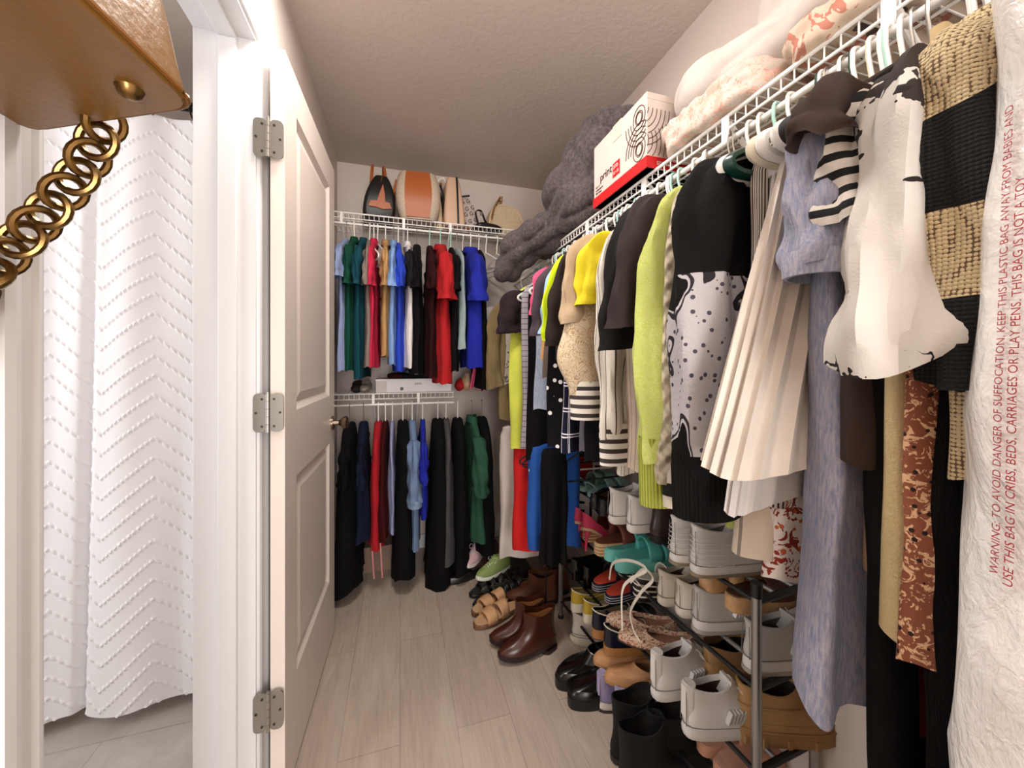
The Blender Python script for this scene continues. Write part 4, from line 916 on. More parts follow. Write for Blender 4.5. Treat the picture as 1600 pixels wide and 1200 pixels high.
s2=blob('ruffled_pillowcase',[((.84,.24,TZ+.085),(.13,.11,.04),(0,0,0),.7),((.84,.20,TZ+.14),(.12,.10,.03),(0,.1,0),.7),((.84,.24,TZ+.03),(.13,.12,.03),(0,0,0),.6)],M_sheet2,None,.008,[((6,60,5),.008,'fold'),((9,9,30),.010,'fold'),((8,8,8),.012,'n')],3)
tag(s2,'white ruffled pillowcase nearest the camera on the right shelf','bed linen')
nv=blob('navy_pouch',[((.86,.335,TZ+.24),(.045,.05,.035),(0,.3,.2),.5)],C('#141c3a'),None,.008,[((20,20,20),.005,'ridge')]); nv.location=(0,0,-.02)
tag(nv,'small navy folded cloth on top of the white bedding','cloth')
# ------------------------------------------------------------------ handbag close to the camera, top left
M_mus=solid('mustard_leather','#8a6229',.38,bmp=.25,nscale=45,coat=.15,noise_amt=.06); M_bronze=solid('antique_brass','#8a6f45',.3,1)

zb=1.4265
def quad(FR,FL,NR,NL,z,r=.02,n=5,k=1.0):
    cs=[Vector((*p,0)) for p in (FR,FL,NL,NR)]; c=sum(cs,Vector())/4; out=[]
    cs=[c+(p-c)*k for p in cs]
    for i in range(4):
        p=cs[i]; a=(cs[i-1]-p).normalized(); b=(cs[(i+1)%4]-p).normalized()
        A,B=p+a*r,p+b*r
        for j in range(n):
            t=j/(n-1); q=A*(1-t)**2+p*2*t*(1-t)+B*t*t; out.append((q.x,q.y,z))
    return out
t=thing('handbag',(-.27,.37,zb),'mustard tan leather handbag with brass stud feet hanging close above the camera','handbag')
Q=dict(FR=(-.175+.27,.402-.37),FL=(-.352+.27,.492-.37),NR=(-.2+.27,.25-.37),NL=(-.353+.27,.27-.37))
rg=[quad(z=0,k=.97,**Q),quad(z=.004,k=1.0,**Q)]
for v in (.1,.25,.4,.55,.7,.85,1):
    k=1-.40*v+.10*math.sin(PI*v); rg.append([(x*k-.035*v,y*k+.0*v,.004+.25*v) for x,y,_ in quad(z=0,k=1.01,r=.03,**Q)])
MB().loft(rg).build('body',M_mus,t)
MB().tube([Vector(p)+Vector((0,0,.001)) for p in quad(z=.003,k=1.005,**Q)],.0022,6,closed=True).build('base_piping',solid('dark_tan_leather','#8a5a22',.4),t)
for sx,sy in ((.055,.018),(.040,-.085),(-.06,-.07)):
    mb=MB(); mb.loft([[(sx+r*math.cos(2*PI*i/20),sy+r*math.sin(2*PI*i/20),z) for i in range(20)] for z,r in ((0,.0095),(-.002,.0085),(-.0055,.0075),(-.008,.004),(-.0085,.0005))]); mb.build('stud_foot',M_bronze,t)
for s in (-1,1): MB().tube(smooth_path([(-.06,s*.05-.01,.22),(-.07,s*.03-.01,.34),(-.055,-.01,.415),(-.04,s*.02-.01,.34),(.0,s*.05-.01,.22)],6),.006,8).build('handle',M_mus,t)
chain([(-.0,.085,.004),(-.025,.09,-.05),(-.075,.085,-.135),(-.083,.02,-.21),(-.083,-.07,-.17),(-.08,-.11,-.02)],t,M_bronze,.0036,.028,.032,view=(.5,-.85,-.2),pk=.6)
h=thing('wall_hook',(XL,.36,1.845),'metal wall hook carrying the mustard handbag beside the doorway','hook')
MB().box((.003,0,0),(.006,.03,.05)).build('plate',M_nick,h,smooth=False); MB().tube(smooth_path([(.004,0,-.005),(.035,0,-.012),(.05,0,.0),(.052,0,.02)],5),.004,8).build('prong',M_nick,h)
# ------------------------------------------------------------------ shoe rack
M_chr=solid('brushed_steel_tube','#a3a3a3',.3,.85); M_pl=solid('black_plastic','#0d0d0e',.45)
PN,PF=Vector((.785,.66,0)),Vector((.722,1.61,0)); DEP=Vector((.20,.012,0))
rk=thing('shoe_rack',(0,0,0),'steel tube and black plastic shoe rack packed with shoes along the right wall','shoe rack')
TZS=(.655,.455,.262,.085)
for p in (PN,PF,PN+DEP,PF+DEP):
    po=MB().tube([(p.x,p.y,.012),(p.x,p.y,.665)],.0105,14).build('post',M_chr,rk)
    MB().tube([(p.x,p.y,.66),(p.x,p.y,.692)],.0125,12).build('cap',M_pl,po); MB().tube([(p.x,p.y,0),(p.x,p.y,.014)],.0135,12).build('foot',M_pl,po)
for z in TZS:
    for e,a in enumerate((PN,PF)):
        b=a+DEP; MB().tube([(a.x,a.y,z-.006),(b.x,b.y,z-.006)],.0085,8,ref=(0,0,1)).build('end_rail',M_pl,rk)
    for k,f in enumerate((0,.36,.7,1)):
        a=PN+DEP*f; b=PF+DEP*f; MB().tube([(a.x,a.y,z-.006),(b.x,b.y,z-.006)],.006,8,ref=(0,0,1)).build('shelf_tube',M_pl if k==0 else M_chr,rk)
# ------------------------------------------------------------------ shoes
def outl(s): return (max(0,4*s*(1-s)))**.36*(.76+.24*math.exp(-((s-.70)/.26)**2))
def sring(xb,xf,W,z,n=32,tilt=None):
    r=[]
    for i in range(n):
        a=2*PI*i/n; s=.5-.5*math.cos(a); x=xb+(xf-xb)*s; y=math.copysign(W*outl(s),math.sin(a)) if abs(math.sin(a))>1e-6 else 0
        r.append((x,y,z+(tilt(s) if tilt else 0)))
    return r
def pitchf(o_mb,h,Ls):
    if h: o_mb.v=[(x,y,z+h*(1-ssm(min(1,max(0,x)/(.72*Ls))))) for x,y,z in o_mb.v]
    return o_mb
FM=solid('insole_felt','#2a2423',.9)
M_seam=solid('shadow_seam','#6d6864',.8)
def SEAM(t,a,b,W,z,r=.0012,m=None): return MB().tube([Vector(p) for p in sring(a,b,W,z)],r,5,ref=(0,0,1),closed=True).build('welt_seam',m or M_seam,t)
def sneaker(t,L_=.262,W=.046,sole=.028,H=.078,up=None,so=None,lin=None,lace=None,heeltab=None,chunk=0,stripe=None,rib=0,so2=None):
    mb=MB(); rs=[(0,.004,L_-.01,.92),(.004,.0,L_,1.0),(sole*.6,-.002-chunk,L_+.002,1.02),(sole,.002,L_-.004,.97)]
    mb.loft([sring(a+.0,b,W*k,z,tilt=lambda s,z=z:(.010*max(0,(s-.75)/.25)**2)) for z,a,b,k in rs]); mb.build('sole',so,t)
    if so2: MB().loft([sring(-.004,L_+.004,W*1.03,z) for z in (.0,sole*.28)]).build('outsole',so2,t)
    pr=[(sole-.003,.003,L_-.006,1.0),(sole+.014,.0,L_*.985,.99),(sole+.026,.002,L_*.93,.93),(sole+.036,.005,L_*.82,.84),(sole+.046,.006,L_*.72,.76),(sole+.056,.006,L_*.63,.70),(sole+H*.85,.004,L_*.55,.64),(sole+H,-.001,L_*.50,.62)]
    top=lambda s:.014*(1-s)**2-.010*math.sin(PI*s)+.010*s**2
    mb=MB(); mb.loft([sring(a,b,W*k,z,tilt=(top if z>sole+.06 else None)) for z,a,b,k in pr],False,False)
    SEAM(t,.0,L_-.002,W*.985,sole+.001); SEAM(t,.0,L_*.985,W*.995,sole+.012) if chunk else None
    hs=MB().tube([(-.0005,.012,sole),(.0005,.011,sole+H*.5),(.001,.009,sole+H)],.0009,5).build('heel_seam',M_seam,t); hs=MB().tube([(-.0005,-.012,sole),(.0005,-.011,sole+H*.5),(.001,-.009,sole+H)],.0009,5).build('heel_seam',M_seam,t)
    z,a,b,k=pr[-1]; mb.loft([sring(a,b,W*k,z,tilt=top),sring(a+.004,b-.004,W*k*.86,z+.002,tilt=top),sring(a+.009,b-.012,W*k*.74,z-.012,tilt=top)],False,False)
    up_o=mb.build('upper',up,t)
    MB().loft([sring(a+.009,b-.012,W*k*.74,z-.012,tilt=top),sring(.012,L_*.6,W*.6,sole+.012)],False,True).build('lining',lin or FM,t)
    mb=MB(); mb.loft([[(x,y*(.75),zz) for x,y in ((L_*.40,-.028),(L_*.40,.028),(L_*.43,.030),(L_*.43,-.030))] for zz in (sole+H*.6,)]+[[(L_*.44+.0,-.020,sole+H+.012),(L_*.44,.020,sole+H+.012),(L_*.455,.018,sole+H+.012),(L_*.455,-.018,sole+H+.012)]]); mb.build('tongue',up,t)
    if lace:
        lm=MB()
        for i in range(5):
            f=i/4; x=L_*(.53+.22*f); z=sole+.064-.028*f+.006; w=W*(.40-.0*f)
            lm.tube([(x,-w,z-.008),(x+.004,-w*.4,z),(x-.002,w*.4,z),(x+.004,w,z-.008)],.0022,5)
        lo=lm.build('laces',lace,t)
        MB().tube(smooth_path([(L_*.53,.0,sole+.072),(L_*.50,.030,sole+.085),(L_*.56,.036,sole+.060),(L_*.53,0,sole+.072),(L_*.50,-.030,sole+.085),(L_*.56,-.036,sole+.060),(L_*.53,0,sole+.072)],4),.0018,5).build('bow',lace,lo)
    if heeltab: MB().loft([sring(-.004,.03,W*.36,z) for z in (sole+.02,sole+H+.012)],True,True).build('heel_tab',heeltab,t)
    if stripe:
        for i in range(5):
            x=L_*(.36+.035*i)
            for sy in (-1,1): MB().box((x,sy*W*.86,sole+.030),(.004,.012,.030),M=Matrix.Rotation(.4,3,'Y')).build('side_stripe',stripe,up_o,smooth=False)
    if rib:
        for i in range(rib):
            z=sole+.006+i*(H-.01)/rib; MB().tube(sring(-.0018,L_*.45,W*(.99-.30*i/rib),z,20)[-8:]+sring(-.0018,L_*.45,W*(.99-.30*i/rib),z,20)[:9],.0011,4,ref=(0,0,1)).build('rib',so,up_o)
def low_shoe(t,L_=.25,W=.042,sole=.010,H=.045,up=None,so=None,lin=None,heel=0,open_=.62,trim=None,stiletto=0,hm=None,toe=None):
    hh=stiletto or 0
    pitchf(MB().loft([sring(.0,L_,W*k,z) for z,k in ((0,.93),(sole*.5,1.0),(sole,.98))]),hh,L_).build('sole',so,t)
    pr=[(sole-.002,.002,L_-.003,.97),(sole+.014,.0,L_*.975,.97),(sole+.024,.001,L_*.93,.92),(sole+.030,.002,L_*open_*1.2,.84),(sole+H*.8,.003,L_*open_*1.06,.78),(sole+H,.002,L_*open_,.74)]
    top=lambda s:.012*(1-s)**2-.014*math.sin(PI*s)
    mb=MB().loft([sring(a,b,W*k,z,tilt=(top if z>sole+H*.9 else None)) for z,a,b,k in pr],False,False)
    z,a,b,k=pr[-1]; mb.loft([sring(a,b,W*k,z,tilt=top),sring(a+.003,b-.003,W*k*.93,z,tilt=top),sring(a+.004,b-.004,W*k*.9,z-.01,tilt=top)],False,False)
    uo=pitchf(mb,hh,L_).build('upper',up,t)
    pitchf(MB().loft([sring(a+.004,b-.004,W*k*.9,z-.01,tilt=top),sring(.008,L_*.72,W*.8,sole+.004)],False,True),hh,L_).build('insole',lin or FM,t)
    if trim: pitchf(MB().tube([Vector(p) for p in sring(a,b,W*k,z,tilt=top)],.0022,5,ref=(0,0,1),closed=True),hh,L_).build('trim',trim,uo)
    if stiletto: MB().tube([(.016,0,0),(.020,0,hh*.5),(.030,0,hh+.004)],[.0045,.006,(.018)],10).build('stiletto_heel',hm or up,t)
    elif heel: 
        for c in t.children: c.location[2]+=heel*.0
        MB().loft([sring(-.002,L_*.30,W*.80,z) for z in (-heel,0)]).build('heel',hm or so,t)
def slide(t,L_=.26,W=.047,sole=.03,so=None,bed=None,straps=((.42,.72,.05),),sm=None,wedge=0,arch=0,buckle=None,layers_=None,back=False):
    mb=MB(); n=5
    rs=[(0,.006,L_-.012,.93),(.004,.0,L_,1.0),(sole*.5,.0,L_,.97 if arch else 1),(sole-.003,.0,L_,1.0),(sole,.004,L_-.004,.96)]
    mb.loft([sring(a,b,W*k,z) for z,a,b,k in rs])
    if wedge: mb.v=[(x,y,z*(1+ (wedge/sole)*(1-ssm(x/(L_*.8))))) for x,y,z in mb.v]
    mb.build('sole',so,t)
    if bed:
        b=MB().loft([sring(.006,L_-.006,W*.93,z) for z in (sole-.001,sole+.003)])
        if wedge: b.v=[(x,y,z+wedge*(1-ssm(x/(L_*.8)))) for x,y,z in b.v]
        b.build('footbed',bed,t)
    if layers_:
        for i in range(3):
            lb=MB().tube([Vector(p) for p in sring(-.001,L_+.001,W*1.0,sole*(.25+.25*i))],.0012,4,ref=(0,0,1),closed=True)
            if wedge: lb.v=[(x,y,z*(1+(wedge/sole)*(1-ssm(x/(L_*.8))))) for x,y,z in lb.v]
            lb.build('sole_layer_line',layers_,t)
    for (a,b,h) in straps:
        g=[]; 
        for k in range(6):
            x=L_*(a+(b-a)*k/5); w=W*outl(x/L_)*1.02; z0=sole+(wedge*(1-ssm(x/(L_*.8))) if wedge else 0)
            hh=h*(1.05-.25*k/5); g.append([(x,-w*math.cos(PI*j/12),z0-.008+(hh+.006)*math.sin(PI*j/12)**.75) for j in range(13)])
        MB().sheet(g).build('strap',sm,t,solid=.004)
        if buckle: MB().box((L_*(a+b)/2,-W*.8,sole+h*.55),(.014,.006,.016)).build('buckle',buckle,t,smooth=False)
    if back: 
        MB().tube([(.03,-W*.8,sole),(.0,-W*.5,sole+.035),(-.003,0,sole+.045),(.0,W*.5,sole+.035),(.03,W*.8,sole)],[(.002,.006)]*5,6).build('heel_strap',sm,t)
def boot(t,L_=.265,W=.047,sole=.022,H=.13,up=None,so=None,lin=None,shaft=.58,heel=0,zip_=None,lace=None,flare_=1.0,chunk=0):
    mb=MB().loft([sring(a-chunk,b+chunk,W*k,z,tilt=lambda s:(.012*max(0,(s-.75)/.25)**2)) for z,a,b,k in ((0,.004,L_-.006,.95),(.004,0,L_,1.02),(sole,0,L_,1.02))])
    mb.build('sole',so,t)
    if chunk:
        SEAM(t,0,L_,W*1.03,sole+.001,.003,so); SEAM(t,.001,L_*.98,W*.99,sole+.018,.0022,up); SEAM(t,.004,L_*.68,W*.82,sole+.055,.0018,up)
        for i in range(14):
            a=PI*.15+2*PI*i/14; s_=.5-.5*math.cos(a); MB().box((L_*s_,math.copysign(W*outl(s_),math.sin(a)),.012),(.012,.008,.022)).build('lug',so,t,smooth=False,bevel=.002)
    if heel: MB().loft([sring(-.003,L_*.30,W*.86,z) for z in (-heel,.002)]).build('heel',so,t)
    pr=[(0,.003,.99,1.0),(.014,.0,.985,.99),(.026,.001,.93,.95),(.036,.003,.83,.88),(.046,.006,.73,.82),(.058,.008,.65,.76),(.075,.010,.585,.74),(.10,.010,.56,.76)]
    pr=[(sole-.002+z,a,L_*b,k) for z,a,b,k in pr if z<H-.01]+[(sole+H,.004,L_*shaft*.97,.80*flare_)]
    top=lambda s:.016*math.cos(2*PI*s)*.5
    mb=MB().loft([sring(a,b,W*k,z,tilt=(top if z>=sole+H else None)) for z,a,b,k in pr],False,False)
    z,a,b,k=pr[-1]; mb.loft([sring(a,b,W*k,z,tilt=top),sring(a+.004,b-.004,W*k*.92,z+.001,tilt=top),sring(a+.007,b-.007,W*k*.86,z-.02,tilt=top)],False,False)
    uo=mb.build('upper',up,t)
    MB().loft([sring(a+.007,b-.007,W*k*.86,z-.02,tilt=top),sring(.015,L_*.5,W*.6,sole+.02)],False,True).build('lining',lin or FM,t)
    if zip_: MB().tube([(L_*.30,-W*.80,sole+.02),(L_*.27,-W*.74,sole+H*.6),(L_*.26,-W*.80,sole+H)],.0022,6).build('zip',zip_,uo)
    if lace:
        lm=MB()
        for i in range(5):
            f=i/4; x=L_*(.60+.14*f); zz=sole+.082-.030*f
            lm.tube([(x-.01,-W*.45,zz-.006),(x+.006,0,zz+.006),(x-.01,W*.45,zz-.006)],.0022,5)
        lm.build('laces',lace,t)
W_=lambda c,r=.5,**k: solid('shoe_'+c.strip('#')+str(r),c,r,**k)
WH=W_('#dcd8d2',.5,bmp=.1); CR=W_('#d9d1c2',.6,bmp=.1); BLK=W_('#0c0b0c',.4); BLKG=W_('#0a0909',.14); TANG=W_('#a2703c',.55); GREY=W_('#b9b6b0',.7,bmp=.2); WOOD=W_('#c39a6a',.55,noise_amt=.12,nscale=70)
def place(px,py,z): x,y=on_floor(px,py,z); return (x,y,z)
def pair(name,cat,kind_fn,spots,labels,group=None,yaw=0,yaws=None,rots=None,**k):
    first=None
    for i,(px,py,z) in enumerate(spots):
        x,y=on_floor(px,py,z)
        if first is None:
            t=empty(name,(x,y,z)); kind_fn(t,**k); first=t
        else: t=copy_tree(first); t.location=(x,y,z)
        ya=(yaws[i] if yaws else yaw); rx,ry=(rots[i] if rots else (0,0)); t.rotation_euler=(rx,ry,ya)
        tag(t,labels[i],cat,group)
    return first
ntr=lambda d: [f'farther of the {d}',f'nearer of the {d}']
T1,T2,T3=TZS[0]+.002,TZS[1]+.002,TZS[2]+.002
# top tier, far to near
pair('sandal','shoe',slide,[(905,768,T1),(920,778,T1)],ntr('mint green ruffled sandals at the far end of the top rack tier'),yaw=.3,L_=.24,sole=.02,so=W_('#8fb9b3'),bed=W_('#9cc4bd'),sm=W_('#8fb5ae',.7,bmp=.3),straps=((.30,.5,.05),(.55,.8,.045)),back=True)
pair('flat_shoe','shoe',low_shoe,[(925,795,T1),(938,806,T1)],ntr('black pointed flats with tan insoles on the top rack tier'),yaw=.45,up=BLK,so=BLK,lin=W_('#9b7a52'),L_=.24,H=.035)
pair('sneaker','shoe',sneaker,[(953,818,T1),(982,832,T1)],ntr('plain white sneakers turned heel out on the top rack tier'),yaw=.12,rots=[(0,0),(0,0)],up=WH,so=WH,lin=W_('#c9c3bb'),lace=W_('#e6e2dc'))
pair('ankle_boot','shoe',boot,[(1018,848,T1)],['dark brown ankle boot between the two pairs of white sneakers on the top rack tier'],yaw=.1,up=W_('#2a1d19',.35),so=BLK,H=.11,zip_=M_gold)
pair('sneaker','shoe',sneaker,[(1050,880,T1),(1082,898,T1)],ntr('white sneakers with ribbed heels on the top rack tier'),yaws=[.05,-.02],L_=.275,W=.048,H=.086,up=W_('#d2cfca',.7,bmp=.15),so=WH,lin=W_('#8d8883'),lace=GREY,rib=6,so2=W_('#8c7d66'))
x=.80; y=Yat(918,x)
t=thing('paper_bag',(x,y,T2),'white paper bag with large black letters standing behind the pink pumps','bag',None,-.55)
MB().loft([rrect(0,0,z,.075,.03,.004,3) for z in (0,.165)]).build('body',W_('#e6e4e4',.5),t,smooth=False); MB().box((0,0,.178),(.152,.062,.028)).build('top_band',BLK,t,smooth=False)
for i,(ch,dx) in enumerate((('E',-.068),('N',.0))):
    o=letters(ch,.125,BLK,'printed_letter',t,.0004); o.rotation_euler=(PI/2,0,0); o.location=(dx,-.0306,.045)
# heart mark and script on the nearer ribbed sneaker
# second tier
pair('pump','shoe',low_shoe,[(897,850,T2),(911,862,T2)],ntr('hot pink stiletto pumps at the far end of the rack'),yaw=.35,up=W_('#c73a5e',.7),so=W_('#c9b08f'),lin=W_('#d9bfae'),stiletto=.085,L_=.215,H=.045)
pair('sandal','shoe',slide,[(912,846,T2+.02),(930,868,T2+.02)],ntr('brown leather slides on thick layered wooden soles'),yaw=.15,L_=.26,sole=.035,so=W_('#d2b184',.6,noise_amt=.08,nscale=60),bed=W_('#7c4a3a'),sm=W_('#7c4336',.5),layers_=W_('#8b6a45'),straps=((.38,.78,.055),),wedge=.012)
pair('slide_sandal','shoe',slide,[(945,876,T2+.01),(962,893,T2+.01)],ntr('turquoise rubber platform slides'),yaw=.0,L_=.27,W=.05,sole=.045,so=W_('#6fc4bb',.35),bed=W_('#5fb7ae',.4),sm=W_('#56b5ad',.3),straps=((.40,.60,.06),(.62,.84,.05)),arch=1)
pair('wedge_sandal','shoe',slide,[(968,905,T2-.04),(992,938,T2-.04)],ntr('black espadrille wedges with cream rim and ribbon ties'),yaw=.05,L_=.25,W=.045,sole=.03,so=BLK,bed=CR,sm=CR,straps=((.45,.6,.05),(.70,.82,.035)),wedge=.045,layers_=CR,back=True)
for i,P in enumerate(([(952,905),(958,880),(985,876),(1010,890),(985,905),(972,925),(972,985)],[(985,910),(1005,890),(1020,905),(1002,925),(985,955),(990,985),(1001,1004)])):
    pts=[]
    for j,(a,b) in enumerate(P):
        X=.70-.018*j*(.8 if i==0 else .6); Y=Yat(a,X); pts.append((X,Y,Zat(b,X,Y)))
    o=MB().tube(smooth_path(pts,6),[(.0045,.0012)]*(6*(len(pts)-1)+1),6,ref=(1,0,0)).build('ribbon_tie',CR)
    tag(o,['looped cream ribbon tie hanging over the navy shoes, left one','cream ribbon tie with the longer tail, right of the other ribbon'][i],'ribbon')
pair('sneaker','shoe',sneaker,[(1030,945,T2),(1058,962,T2)],ntr('cream leather sneakers on the second rack tier'),yaws=[.05,-.05],up=CR,so=W_('#d6cfc0'),lin=W_('#5b4a42'),lace=W_('#d8d0c2'),H=.065)
pair('running_shoe','shoe',sneaker,[(1085,985,T2),(1165,1047,T2)],['striped light grey running shoe left of the near steel post','light grey running shoe with side stripes, right of the near steel post'],yaw=-.08,L_=.275,sole=.034,up=GREY,so=W_('#dad6d1'),lin=W_('#6a6764'),lace=GREY,stripe=W_('#e6e4e0'),so2=W_('#aaa49b'),H=.075)
for i,(px,X,py,r) in enumerate(((1098,.80,925,.2),(1137,.80,955,.0),(1140,.87,915,.1))):
    t=empty('clog_sandal',(X,Yat(px,X),Zat(py,X,Yat(px,X)))); slide(t,L_=.24,sole=.032,so=WOOD,bed=W_('#6d4a36'),sm=W_('#5c3527'),straps=((.4,.75,.05),),wedge=.01); t.rotation_euler=(0,0,r)
    tag(t,['farthest of the three brown strapped sandals on pale wooden soles under the top tier','nearest of the three brown strapped sandals on pale wooden soles under the top tier','third brown strapped sandal on a pale wooden sole, behind the steel post'][i],'shoe')
# third tier
pair('dress_shoe','shoe',low_shoe,[(893,905,T3),(912,918,T3)],ntr('glossy black patent shoes low at the far end of the rack'),yaw=.1,up=BLKG,so=BLKG,H=.055,L_=.26,W=.046,sole=.022)
pair('slide_sandal','shoe',slide,[(928,925,T3+.03),(948,944,T3+.03)],ntr('navy slip on shoes with an orange patch and white band'),yaw=.25,so=W_('#10142c'),bed=W_('#e2553e'),sm=W_('#141833',.6),straps=((.35,.75,.055),),L_=.25,sole=.035,layers_=W_('#c9c7c6'))
pair('espadrille','shoe',low_shoe,[(893,955,.19),(912,972,.19)],ntr('yellow espadrilles on thick white soles'),yaw=.1,up=W_('#b59a2c',.7,bmp=.2),so=W_('#cfc8b4',.7,bmp=.2),sole=.035,L_=.24,H=.04,lin=W_('#d8cfa8'),trim=W_('#e3dcc6'))
pair('derby_shoe','shoe',low_shoe,[(926,995,.20),(944,1022,.20)],ntr('navy leather shoes on caramel gum soles'),yaws=[.05,-.05],up=W_('#101526',.25),so=TANG,sole=.032,L_=.28,W=.048,H=.055,lin=W_('#b7a98f'),trim=CR,open_=.55)
pair('flat_shoe','shoe',low_shoe,[(1058,988,T3+.01),(1085,1015,T3+.01)],ntr('cream ballet flats printed with rust red flowers, toes out'),yaws=[PI-.5,PI-.5],up=C('#d9bfa4','floral','#8e3a24',.6,'#c46a3f'),so=W_('#3b2c26'),lin=W_('#a97c68'),L_=.24,H=.032,sole=.006)
pair('mule','shoe',low_shoe,[(1038,1040,.12),(1062,1068,.12)],ntr('tan leather mules, toes out, beneath the floral flats'),yaws=[PI-.35,PI-.35],up=W_('#c08e62',.6,bmp=.1),so=W_('#b5895c'),lin=W_('#a07b5a'),L_=.25,H=.05,sole=.012,open_=.6)
pair('sneaker','shoe',sneaker,[(1020,1092,T3),(1068,1148,T3)],ntr('white leather sneakers with pull tabs low on the rack'),yaws=[.05,-.12],up=W_('#d8d6d3',.45),so=W_('#d3d1ce'),lin=W_('#4b332c'),lace=W_('#dad7d3'),heeltab=WH,L_=.27,H=.085,sole=.032,stripe=W_('#c6c4c1'))
pair('work_boot','shoe',boot,[(1098,1082,T3),(1150,1150,T3)],ntr('sand tan nubuck boots at the near end of the rack'),yaws=[-.05,-.22],up=W_('#a98253',.8,bmp=.25),so=W_('#9d7749',.8,bmp=.2),lin=W_('#2c1f1a'),H=.095,L_=.285,W=.052,sole=.036,lace=W_('#4a3424'),chunk=.004)
pair('slide_sandal','shoe',slide,[(1092,1178,.09),(1118,1215,.09)],ntr('nude pink slides at the bottom of the rack'),yaw=.0,so=W_('#c79276',.5),bed=W_('#cf9f86'),sm=W_('#c99478'),L_=.25)
# on the floor
pair('sneaker','shoe',sneaker,[(893,1003,0),(906,985,0)],['nearer chunky off white trainer on the floor beside the brown boots','farther chunky off white trainer on the floor beside the brown boots'],yaw=-.25,up=W_('#cfc6ba',.7,bmp=.25),so=W_('#d8cfba',.7,bmp=.3),lin=W_('#b79f8b'),lace=W_('#d8d2c8'),sole=.036,H=.085,W=.05,chunk=.006)
BRN=W_('#3f1d14',.25,noise_amt=.2,nscale=14)
pair('ankle_boot','shoe',boot,[(868,1004,.012),(855,988,.012)],['nearer glossy dark brown ankle boot standing on the floor','farther glossy dark brown ankle boot standing on the floor'],yaws=[PI+.10,PI-.02],up=BRN,so=W_('#241310',.4),lin=W_('#a66f42'),H=.135,heel=.012,zip_=W_('#2a1a14',.3),L_=.26,W=.044,flare_=1.05)
pair('ankle_boot','shoe',boot,[(872,940,.0),(890,925,.0)],['chestnut ankle boot behind the far steel post, front one','chestnut ankle boot behind the far steel post, back one'],yaw=PI-.3,up=W_('#5f341f',.5,noise_amt=.2,nscale=20),so=BLK,H=.12)
pair('sandal','shoe',slide,[(812,948,0),(806,931,0)],['nearer tan two strap footbed sandal on the floor','farther tan two strap footbed sandal on the floor'],yaws=[PI+.35,PI+.35],so=W_('#6b4a33'),bed=W_('#c9a27c'),sm=W_('#c79b70',.6),straps=((.34,.52,.05),(.60,.80,.04)),sole=.024,buckle=M_gold)
for i,(px,py) in enumerate(((808,922),(800,908),(828,912),(822,896))):
    t=empty('strappy_sandal',place(px,py,0)); slide(t,so=BLK,bed=W_('#2a2625'),sm=W_('#1a1718',.35),straps=((.25,.36,.045),(.45,.56,.042),(.65,.78,.036)),sole=.018,buckle=M_nick); t.rotation_euler=(0,0,PI+.3)
    tag(t,['black strappy sandal lying nearest behind the tan sandals','second black strappy sandal, just behind the nearest one','black strappy sandal beside the chestnut boots','farthest black strappy sandal under the blue trousers'][i],'shoe')
pair('loafer','shoe',low_shoe,[(762,893,0),(772,882,0)],['nearer black loafer under the dark green jacket','farther black loafer under the dark green jacket'],yaw=PI+.2,up=W_('#141112',.35),so=BLK,lin=W_('#6b5a53'),L_=.27,heel=0)
t=empty('sneaker',place(796,886,.05)); t.scale=(.85,)*3; sneaker(t,up=W_('#7f9455',.7),so=W_('#d9dccb'),lin=W_('#d7dcc6'),lace=W_('#dfe3cf')); t.rotation_euler=(0,0,PI+.4); tag(t,'olive green canvas sneaker below the pinkish white trousers','shoe')
t=thing('shoe_box',place(795,895,0),'flat dark shoe box under the olive green sneaker','box'); MB().box((0,0,.024),(.22,.16,.046)).build('box_body',W_('#34302f'),t,smooth=False)
t=empty('sneaker',place(755,862,.08)); t.scale=(.8,)*3; sneaker(t,up=W_('#c9a8ad',.7),so=W_('#d8ccc8'),lace=W_('#ded2d0')); t.rotation_euler=(0,.0,PI+.9); tag(t,'pale pink sneaker under the dark green jacket','shoe')
t=thing('shoe_box',place(757,880,0),'brown shoe box under the pale pink sneaker','box'); MB().box((0,0,.039),(.20,.24,.078)).build('box_body',W_('#5a4640'),t,smooth=False)
t=thing('storage_box',(Xat(592,2.36),2.36,0),'low brown cardboard box on the floor under the red tank top','box'); MB().box((0,0,.07),(.26,.18,.14)).build('box_body',W_('#8a7163',.8),t,smooth=False)
pair('clog','shoe',low_shoe,[(972,1040,0),(996,1066,0)],['farther black rubber clog with metal studs on the floor','nearer black rubber clog with metal studs on the floor'],yaws=[PI+.05,PI+.05],up=W_('#0d0c0c',.22),so=W_('#0d0c0c',.35),sole=.036,H=.062,L_=.29,W=.056,open_=.52,trim=M_nick)
pair('running_shoe','shoe',sneaker,[(935,1108,0),(963,1133,0)],['farther lavender and black running shoe on the floor','nearer lavender and black running shoe on the floor'],yaws=[.0,-.05],up=W_('#8d83a8',.7),so=W_('#d9d1c8'),lin=W_('#0f0d0e'),lace=BLK,so2=W_('#3a2d2a'),H=.08,sole=.034,heeltab=W_('#a99fc0'))
pair('tall_boot','shoe',boot,[(955,1190,0),(965,1245,0),(1010,1215,0)],['farthest of the black suede boots at the bottom edge of the photo','nearest of the black suede boots at the bottom edge of the photo','black suede boot standing between the other boots and the rack'],yaw=.0,up=W_('#070607',.9),so=BLK,H=.16)
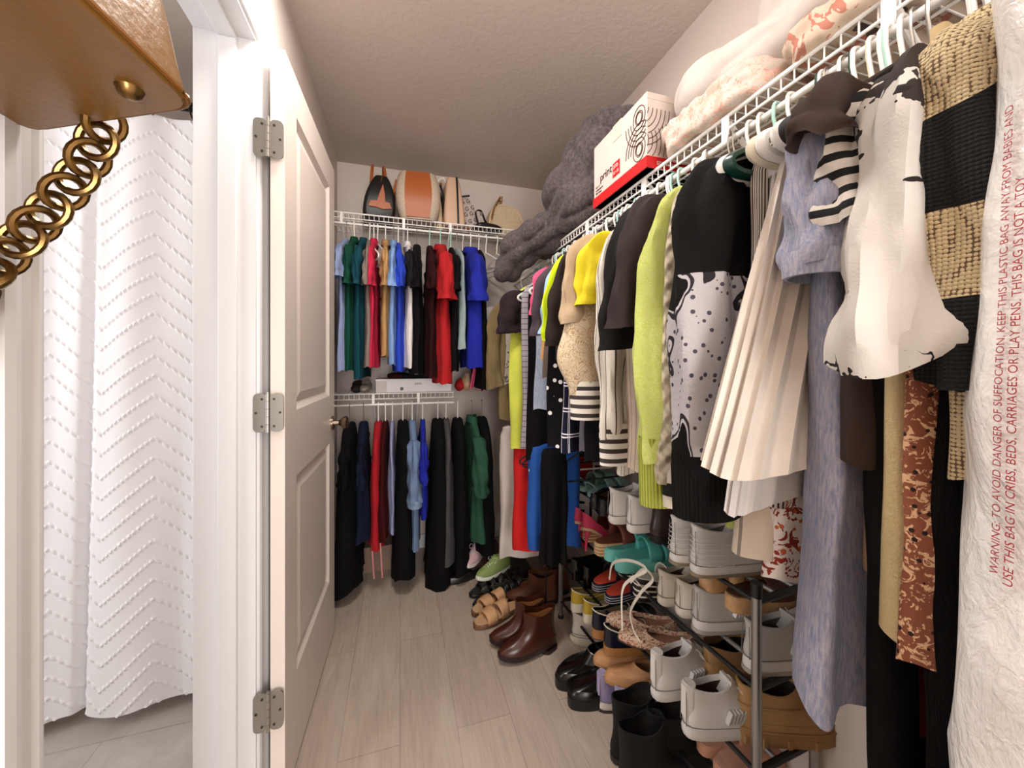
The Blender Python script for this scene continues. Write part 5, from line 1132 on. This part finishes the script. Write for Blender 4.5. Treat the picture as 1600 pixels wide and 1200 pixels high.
# thin black hooked cane between the trousers and the rack
X=.60; Y=Yat(853,X)
cn=MB().tube([(X,Y,.0),(X,Y,1.08)]+arc((X-.022,Y,1.10),.022,0,PI*.95,8),.0042,8,ref=(0,1,0)).build('cane',M_blk); tag(cn,'thin black metal cane with curled top standing left of the far rack post','cane')
# ------------------------------------------------------------------ camera and light
cam=bpy.data.cameras.new('camera'); cam.sensor_width=36; cam.lens=FP/1600*36; cam.shift_y=-35/1600; cam.clip_start=.02
co=bpy.data.objects.new('camera',cam); COL.objects.link(co); co.location=(0,0,CZ); co.rotation_euler=(PI/2,0,-TH); SC.camera=co
def area(name,loc,sx,sy,power,col,rot=(0,0,0)):
    l=bpy.data.lights.new(name,'AREA'); l.shape='RECTANGLE'; l.size=sx; l.size_y=sy; l.energy=power; l.color=col
    o=bpy.data.objects.new(name,l); COL.objects.link(o); o.location=loc; o.rotation_euler=rot; return o
def point(name,loc,power,col,r=.12):
    l=bpy.data.lights.new(name,'POINT'); l.energy=power; l.color=col; l.shadow_soft_size=r
    o=bpy.data.objects.new(name,l); COL.objects.link(o); o.location=loc; return o
area('added_rear_fill',(.05,-2.3,1.15),.9,1.9,44,(1,.97,.94),(math.radians(99),0,0))  # soft fill added behind the camera to even out near and far
point('closet_ceiling_lamp',(.22,-.05,2.12),6,(1,.95,.90))
area('added_overhead_fill',(-.02,.97,ZC-.03),.30,.30,10,(1,.94,.88))  # extra overhead light, added to brighten the door face
area('bathroom_window_light',(-1.93,.75,1.25),1.1,1.6,12,(.95,.97,1),(PI/2,0,-PI/2))
point('added_bathroom_fill',(-1.25,.55,1.95),6,(1,.97,.94))  # fill light added to lift the dim bathroom and its ceiling
w=bpy.data.worlds.new('world'); SC.world=w; w.use_nodes=True; w.node_tree.nodes['Background'].inputs[0].default_value=(1,.97,.94,1); w.node_tree.nodes['Background'].inputs[1].default_value=.3
vs=SC.view_settings; vs.view_transform='Standard'; vs.look='None'; vs.gamma=1; vs.use_curve_mapping=False; vs.exposure=.72
SC.cycles.max_bounces=8
